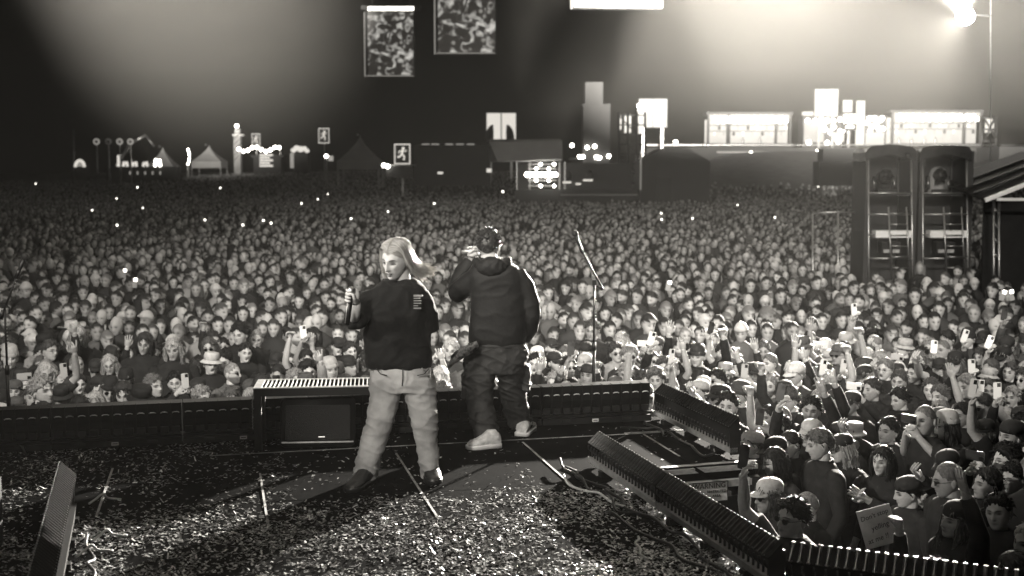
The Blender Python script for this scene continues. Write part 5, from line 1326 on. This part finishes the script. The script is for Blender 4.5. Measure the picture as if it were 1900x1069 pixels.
mic0, mic1 = W(653, 529, -.40), W(644, 603, -.37); gc = mic0.lerp(mic1, .26)
wrist = W(661, 561, -.33)
body.tube([W(704, 556), W(668, 586, -.1), W(656, 597, -.17), W(658, 580, -.27), wrist], [.05, .045, .04, .038, .028], 10)
grip(body, gc, mic0 - mic1, wrist - gc + Vector((.02, .04, 0)), .017, 1.05)
body.tube([wrist, gc + (wrist - gc) * .4], [.028, .03], 9)
body.tube([W(770, 556), W(793, 600, .03), W(790, 630, .14), W(775, 655, .2)], [.05, .04, .034, .026], 10)
hand(body, W(775, 655, .2), Vector((-.3, .3, -.8)), Vector((0, 1, .3)), 'relax', .95)
woman = body.build('person', M['skin'], None, True, colour=True, color=.5, label='blond singer in black sweatshirt and baggy jeans holding a microphone, facing the camera', cat='person')
def kid(o, par): o.parent = par; o.matrix_parent_inverse = par.matrix_world.inverted(); return o
sw = MB()
rows_loft(sw, ((519, 722, 769, .068, .03), (524, 708, 778, .088, .02), (531, 693, 788, .112), (544, 682, 792, .13), (570, 677, 795, .145), (610, 677, 797, .150), (645, 676, 799, .15), (672, 677, 801, .148), (681, 680, 800, .14)), W, 26)
sw.tube([W(712, 548), W(686, 557, -.03), W(668, 580, -.09), W(660, 594, -.15), W(655, 592, -.22)], [.075, .080, .083, .078, .070], 14)
sw.tube([W(768, 545), W(787, 560, .0), W(796, 590, .02), W(798, 612, .05)], [.075, .078, .072, .068], 14)
sm = remesh(sw, 'sweatshirt', [M['sweat']], .012, 5, wr_noise(.012, 5, 4.2, 3.1)); put('sweatshirt', sm, woman)
cb = MB().tube([hm @ Vector((0, 0, 0)) * 0 + W(745, 521, .02) + Vector((.089 * math.cos(a), .078 * math.sin(a), .022 * math.sin(a) - .006 * abs(math.cos(a)))) for a in np.linspace(0, 2 * math.pi, 25)], .012, 8, 0, False)
cb.build('collar', M['sweat'], woman, True)
for k, (w1, h1) in enumerate(((.062, .012), (.045, .006), (.052, .006), (.05, .006), (.03, .006), (.05, .009))):
    c = W(776, 549 + 4.6 * k, -.175); MB().box(c + Vector((-.031 + w1 / 2, 0, 0)), (w1, .012, h1)).build('chest_print', M['print'], woman)
jn = MB()
rows_loft(jn, ((664, 694, 797, .12), (690, 689, 803, .135), (712, 687, 806, .138), (724, 687, 806, .13)), W, 24)
rows_loft(jn, ((700, 687, 751, .125), (740, 686, 742, .118, -.01), (780, 680, 731, .112, -.03), (820, 669, 717, .108, -.05), (860, 660, 704, .108, -.07), (888, 655, 697, .108, -.085), (896, 655, 696, .106, -.085)), W, 20)
rows_loft(jn, ((700, 742, 806, .125), (740, 752, 810, .118, .01), (780, 764, 812, .112, .02), (820, 772, 811, .106, .04), (860, 779, 814, .104, .05), (878, 781, 817, .104, .055), (884, 781, 817, .102, .055)), W, 20)
jm = remesh(jn, 'jeans', [M['jeans']], .008, 3, leg_folds(.009, 8.2, .40, .12, .66)); put('jeans', jm, woman)
seam = MB()
for pts in ([W(747, 684, -.155), W(747, 700, -.16), W(746, 716, -.155)], [W(698, 684, -.135), W(706, 694, -.148), W(718, 697, -.156)], [W(796, 684, -.13), W(787, 694, -.148), W(774, 697, -.156)]): seam.tube(pts, .0035, 5)
seam.build('seam', M['ink'], woman, True)
for side, xs in (('l', ((690, 689), (730, 688), (770, 683), (810, 673), (850, 663), (890, 656))), ('r', ((690, 803), (730, 807), (770, 811), (810, 811), (850, 813), (880, 816)))):
    MB().tube([W(x + (2 if side == 'l' else -2), y, -.045 - (y - 690) * (.0004 if side == 'l' else -.0003)) for y, x in xs], .005, 6).build('side_seam', M['jeans'], woman, True)
cm = MB()
for k in range(14):
    t = k / 13; c = W(783 + 20 * t, 684 + 12 * math.sin(t * 3.1), -.15 + .05 * t); cm.ball(c, .006, 6, 4)
for k in range(8): cm.ball(W(799, 684 + 2.6 * k, -.13), .006, 6, 4)
cm.build('chain', M['steel'], woman, True)
zf = lambda p: Vector((p.x, p.y, DECK + .003))
shoe(woman, zf(on_z(684, 897, DECK)), zf(on_z(648, 916, DECK)), .125, .10, M['boot'], M['boot'])
shoe(woman, zf(on_z(797, 884, DECK)), zf(on_z(806, 901, DECK)), .12, .10, M['boot'], M['boot'])
# brows, lash lines and lips that stand on the face
D, F_ = head_dirs(72, 60); P, _ = head_shape(D, 'fem'); front = P[P[:, 1] < -.03]
def on_face(x, z, out=.0008):
    d2 = (front[:, 0] - x) ** 2 + (front[:, 2] - z) ** 2; i = np.argsort(d2)[:3]; w3 = 1 / (d2[i] + 1e-8); return hm @ Vector((x, float((front[i, 1] * w3).sum() / w3.sum()) - out, z))
for s_ in (-1, 1):
    fm = MB(); fm2 = MB()
    fm.tube([on_face(s_ * x, z) for x, z in ((.014, .021), (.024, .0255), (.036, .027), (.047, .0225))], [.0018, .0024, .002, .001], 6, 0)
    fm2.tube([on_face(s_ * x, z) for x, z in ((.0175, -.004), (.024, -.001), (.032, .0005), (.040, -.001), (.047, -.003))], [.0012, .0022, .0028, .0026, .0012], 6, 0)
    fm.build('eyebrow', M['brown2'], woman, True); fm2.build('eyelash', M['brown2'], woman, True)
lp_ = MB(); lp_.tube([on_face(x, z, .0015) for x, z in ((-.023, -.0635), (-.010, -.0585), (0, -.0605), (.010, -.0585), (.023, -.0635))], [.0012, .0042, .004, .0042, .0012], 6)
lp_.tube([on_face(x, z, .0012) for x, z in ((-.021, -.0655), (-.008, -.0705), (.008, -.0705), (.021, -.0655))], [.0012, .0048, .0048, .0012], 6); lp_.build('lips', M['lip'], woman, True)
# hair: a close shell and many long strands
D, F_ = head_dirs(40, 30); P, _ = head_shape(D, 'fem'); mk = hair_mask(D, .03)
hs = MB().add([hm @ Vector(p) for p in P + D * (.004 * mk - .012 * (1 - mk))[:, None]], F_, 0, .6)
hr = random.Random(9); inv = hm.to_3x3().inverted()
for k in range(1500):
    sd = hr.choice((-1, 1)); phi = hr.uniform(70, 178) * sd                       # azimuth from the face, behind and beside
    st = Vector((.002 * sd + hr.uniform(-.002, .002), hr.uniform(-.092, .02) if abs(phi) < 105 else hr.uniform(-.07, .075), 0)); st.z = .118 * math.sqrt(max(.1, 1 - (st.y / .1) ** 2)) + hr.uniform(.006, .011)
    a = R(phi); rr = hr.uniform(1.03, 1.2)
    m1 = Vector((.079 * rr * math.sin(a), -.100 * rr * math.cos(a), .066)); m1 = m1.lerp(st, .25) ; m1.z += .016
    m2 = Vector((.086 * rr * math.sin(a), .01 - .098 * rr * math.cos(a), -.015))
    m3 = Vector((.086 * rr * math.sin(a), .018 - .088 * rr * math.cos(a), hr.uniform(-.085, -.06)))
    m4 = Vector((.084 * rr * math.sin(a), .02 - .082 * rr * math.cos(a), hr.uniform(-.155, -.10)))
    pts = [hm @ p for p in (st, m1, m2, m3, m4)]
    wind = .5 + .5 * (pts[2].x - hc.x) / .1
    if wind > .45:
        f_ = hr.uniform(.3, 1.0) * wind
        pts[2] += Vector((.012 * f_, 0, 0)); pts[3] += Vector((.045 * f_, .01, .008)); pts[4] += Vector((.13 * f_, .02, .04 * hr.random() + .005))
    out = []
    for i in range(4):
        p0, p1, p2, p3 = pts[max(i - 1, 0)], pts[i], pts[i + 1], pts[min(i + 2, 4)]
        for j in range(4):
            t = j / 4; out.append(.5 * ((2 * p1) + (p2 - p0) * t + (2 * p0 - 5 * p1 + 4 * p2 - p3) * t * t + (3 * p1 - p0 - 3 * p2 + p3) * t ** 3))
    fz = Vector((hr.gauss(0, .011), hr.gauss(0, .009), 0)); out.append(pts[4]); out = [p + fz * math.sin(i * .45 + k) * (i / 16) for i, p in enumerate(out)]; w0 = hr.uniform(.0014, .0032)
    hs.tube(out, [w0 * min(1, .25 + i / 3) * (1 - .75 * (i / 16) ** 2) for i in range(17)], 4, caps=False, col=hr.choice((.4, .6, .85, 1.0, 1.15)))
hs.build('hair', M['blond'], woman, True, colour=True, color=.62)
mc = thing('microphone', 'handheld microphone gripped in the raised hand of the blond singer', 'microphone', mic1)
ax = mic0 - mic1
MB().tube([ax * 0, ax * .03, ax * .75], [.014, .017, .019], 12).build('handle', M['blackgloss'], mc, True); MB().ball(ax * .86, .029, 14, 9).build('grille', M['steel'], mc, True)
MB().tube([ax * .05 + Vector((-.012, -.011, 0)), ax * .55 + Vector((-.013, -.012, 0))], .004, 6).build('side_trim', M['alu'], mc, True)

# --- hooded singer seen from behind
MD = 9.75
def N(px, py, dd=0.0): return on_y(px, py, MD + dd)
body = MB(); hc2 = N(907, 456, .03)
hm2 = Matrix.Translation(hc2) @ Matrix.Rotation(R(168), 4, 'Z') @ Matrix.Rotation(R(6), 4, 'X') @ Matrix.Scale(1.08, 4)
add_head(body, hm2, 'beard', 48, 40)
body.tube([N(912, 505), N(910, 488, .0), hm2 @ Vector((0, .02, -.06))], [.075, .066, .062], 14)
rows_loft(body, ((505, 880, 955, .08), (560, 885, 965, .10), (630, 885, 965, .10), (680, 875, 968, .10)), N, 14)
for pts, rr in (([N(893, 680), N(892, 740, -.08), N(905, 820, -.17)], [.085, .06, .04]), ([N(947, 680), N(952, 730, .1), N(968, 795, .24)], [.085, .06, .04])): body.tube(pts, rr, 10)
wr2 = N(877, 478, .24)
body.tube([N(880, 512), N(852, 545, .1), N(866, 500, .22), wr2], [.055, .045, .04, .03], 10)
m0, m1 = N(868, 466, .20), N(893, 463, .20); g2 = N(877, 464.5, .2)
grip(body, g2, m1 - m0, wr2 - g2 + Vector((0, -.03, .0)), .017, 1.05); body.tube([wr2, g2 + (wr2 - g2) * .4], [.03, .03], 9)
body.tube([N(965, 512), N(985, 575, .0), N(972, 622, .12)], [.055, .045, .03], 10); hand(body, N(972, 622, .12), Vector((-.4, .6, -.6)), Vector((1, .3, 0)), 'relax', 1.0)
man = body.build('person', M['skin'], None, True, colour=True, color=.42, label='dark haired singer in hooded jacket and cargo trousers seen from behind', cat='person')
jk = MB()
rows_loft(jk, ((478, 890, 934, .07), (486, 880, 946, .10), (496, 872, 960, .125), (512, 868, 972, .145), (545, 873, 976, .145), (590, 872, 976, .148), (622, 868, 976, .145), (634, 869, 974, .138), (640, 873, 968, .13)), N, 26)
jk.tube([N(955, 510), N(972, 530), N(982, 560, .0), N(986, 586, .01), N(982, 608, .05), N(972, 628, .11)], [.09, .088, .082, .079, .072, .062], 14)
jk.tube([N(890, 512), N(868, 528, .05), N(848, 543, .1), N(848, 532, .17), N(860, 504, .22), N(873, 484, .24)], [.095, .095, .084, .076, .066, .054], 14)
jm = remesh(jk, 'jacket', [M['shell']], .012, 4, wr_noise(.007, 3.0, 3.6, 12.4)); put('jacket', jm, man)
hd = MB(); hd.tube([N(913, 486, -.045) + Vector((.125 * math.cos(a), .125 * math.sin(a) + .05, -.035 * math.sin(-a) + .012 * math.cos(2 * a))) for a in np.linspace(R(-200), R(20), 15)], [.02, .03, .036, .04, .044, .047, .05, .052, .05, .047, .044, .04, .036, .03, .02], 12)
hd.ball(N(913, 496, -.10), (.125, .07, .085), 14, 10)
put('hood', remesh(hd, 'hood', [M['shell']], .011, 3, wr_noise(.008, 9, 9, 5)), man)
rows = MB(); rows_loft(rows, ((633, 876, 968, .132), (640, 874, 972, .138), (643, 876, 970, .134)), N, 24); rows.build('hem_band', M['cargo'], man, True)
pt = MB()
rows_loft(pt, ((630, 872, 972, .12), (650, 864, 979, .132), (675, 861, 977, .138), (690, 861, 975, .132)), N, 24)
rows_loft(pt, ((670, 861, 924, .125), (710, 861, 917, .115, -.04), (750, 866, 914, .108, -.08), (785, 874, 919, .105, -.13), (806, 879, 924, .105, -.17), (815, 881, 925, .10, -.175)), N, 20)
rows_loft(pt, ((670, 916, 977, .125), (710, 924, 975, .115, .06), (745, 932, 977, .108, .13), (772, 939, 984, .105, .2), (786, 942, 987, .105, .24), (793, 944, 986, .10, .24)), N, 20)
for p, sgn in ((N(863, 715, -.03), -1), (N(977, 700, .05), 1)): pt.box(p, (.05, .16, .2))
put('cargo_trousers', remesh(pt, 'cargo_trousers', [M['cargo']], .008, 3, leg_folds(.014, 2.2, .42, .16, .68)), man)
shoe(man, zf(on_z(926, 830, DECK)), zf(on_z(868, 835, DECK)), .125, .125, M['white'], M['sneak'], 'sneaker')
shoe(man, zf(on_z(968, 811, DECK)), zf(on_z(985, 795, DECK)), .125, .125, M['white'], M['sneak'], 'sneaker')
# bandana hanging from the pocket
bp = [N(886, 640, -.16), N(872, 648, -.17), N(856, 656, -.15), N(842, 664, -.12), N(834, 673, -.12)]
vs = []
for i, p in enumerate(bp):
    for j in range(5): vs.append(p + Vector((.012 * math.sin(i + j), .02 * math.sin(j * 1.7 + i), (-.045 + .022 * j) * (.7 + .14 * i))))
f1 = [(i * 5 + j, i * 5 + j + 1, (i + 1) * 5 + j + 1, (i + 1) * 5 + j) for i in range(4) for j in range(4)]
vb = vs + [v + Vector((0, .012, 0)) for v in vs]
MB().add(vb, f1 + [tuple(25 + k for k in q[::-1]) for q in f1] + [(0, 1, 26, 25), (20, 45, 46, 21)]).build('bandana', M['bandana'], man, True)
# hair
D, F_ = head_dirs(40, 30); P, _ = head_shape(D, 'masc'); mk = hair_mask(D, .08)
hs = MB().add([hm2 @ Vector(p) for p in P + D * (.012 * mk - .012 * (1 - mk))[:, None]], F_)
for k in range(700):
    d_ = Vector((hr.gauss(0, 1), hr.gauss(0, 1), hr.gauss(.3, 1))).normalized(); mm = hair_mask(np.array([d_]), .02)[0]
    if mm < .6: continue
    Pp = head_shape(np.array([d_]), 'masc')[0][0]; p = Vector(Pp) + d_ * .006; g_ = (d_ + Vector((hr.gauss(0, .5), hr.gauss(0, .5) + .2, hr.gauss(0, .4)))).normalized()
    L = hr.uniform(.015, .032) * (1 if d_.z > .2 else .6)
    hs.tube([hm2 @ p, hm2 @ (p + g_ * L * .6), hm2 @ (p + g_ * L + Vector((0, 0, -.006)))], [.006, .0045, .001], 4, caps=False)
hs.build('hair', M['brown'], man, True)
mc = thing('microphone', 'microphone held to the mouth of the hooded singer', 'microphone', m0); ax = m1 - m0
MB().tube([ax * 0 - ax.normalized() * .05, ax * .7], [.015, .018], 12).build('handle', M['alu'], mc, True); MB().ball(ax * .95, .027, 12, 8).build('grille', M['grille'], mc, True)

# ------------------------------------------------------------------ hand-lettered cardboard sign
c = on_y(1629, 977, 7.85)
cs = thing('cardboard_sign', "cardboard sign hand-lettered Don't stop yelling at me, held low at the right", 'sign', c, R(4))
rt = Matrix.Rotation(R(-14), 4, 'Y') @ Matrix.Rotation(R(-12), 4, 'X')
MB().box((0, 0, 0), (.225, .006, .25), rt.to_3x3()).build('board', M['card'], cs)
for t, sz, x, z in (("Don't stop", .044, -.005, .075), ('yelling', .048, .012, .0), ('at me !!', .046, -.02, -.075)):
    put('lettering', text_mesh(t, sz, 'lettering', M['ink'], .0008, shear=.15), cs, matrix=rt @ Matrix.Translation((x, -.0045, z)) @ Matrix.Rotation(R(90), 4, 'X') @ Matrix.Rotation(R(5), 4, 'Z'))

# ------------------------------------------------------------------ smoky air
hz = MB().box((0, 120, 12.5), (380, 330, 28)).build('haze', mat('haze', 0.5), kind='stuff', label='thin lit smoke hanging over stage and audience', cat='haze')
m = hz.data.materials[0]; n, l = m.node_tree.nodes, m.node_tree.links; n.remove(n['Principled BSDF'])
pv = n.new('ShaderNodeVolumePrincipled'); pv.inputs['Color'].default_value = (.95, .93, .88, 1); pv.inputs['Density'].default_value = 0.00048; pv.inputs['Anisotropy'].default_value = 0.05
l.new(pv.outputs[0], n['Material Output'].inputs['Volume'])
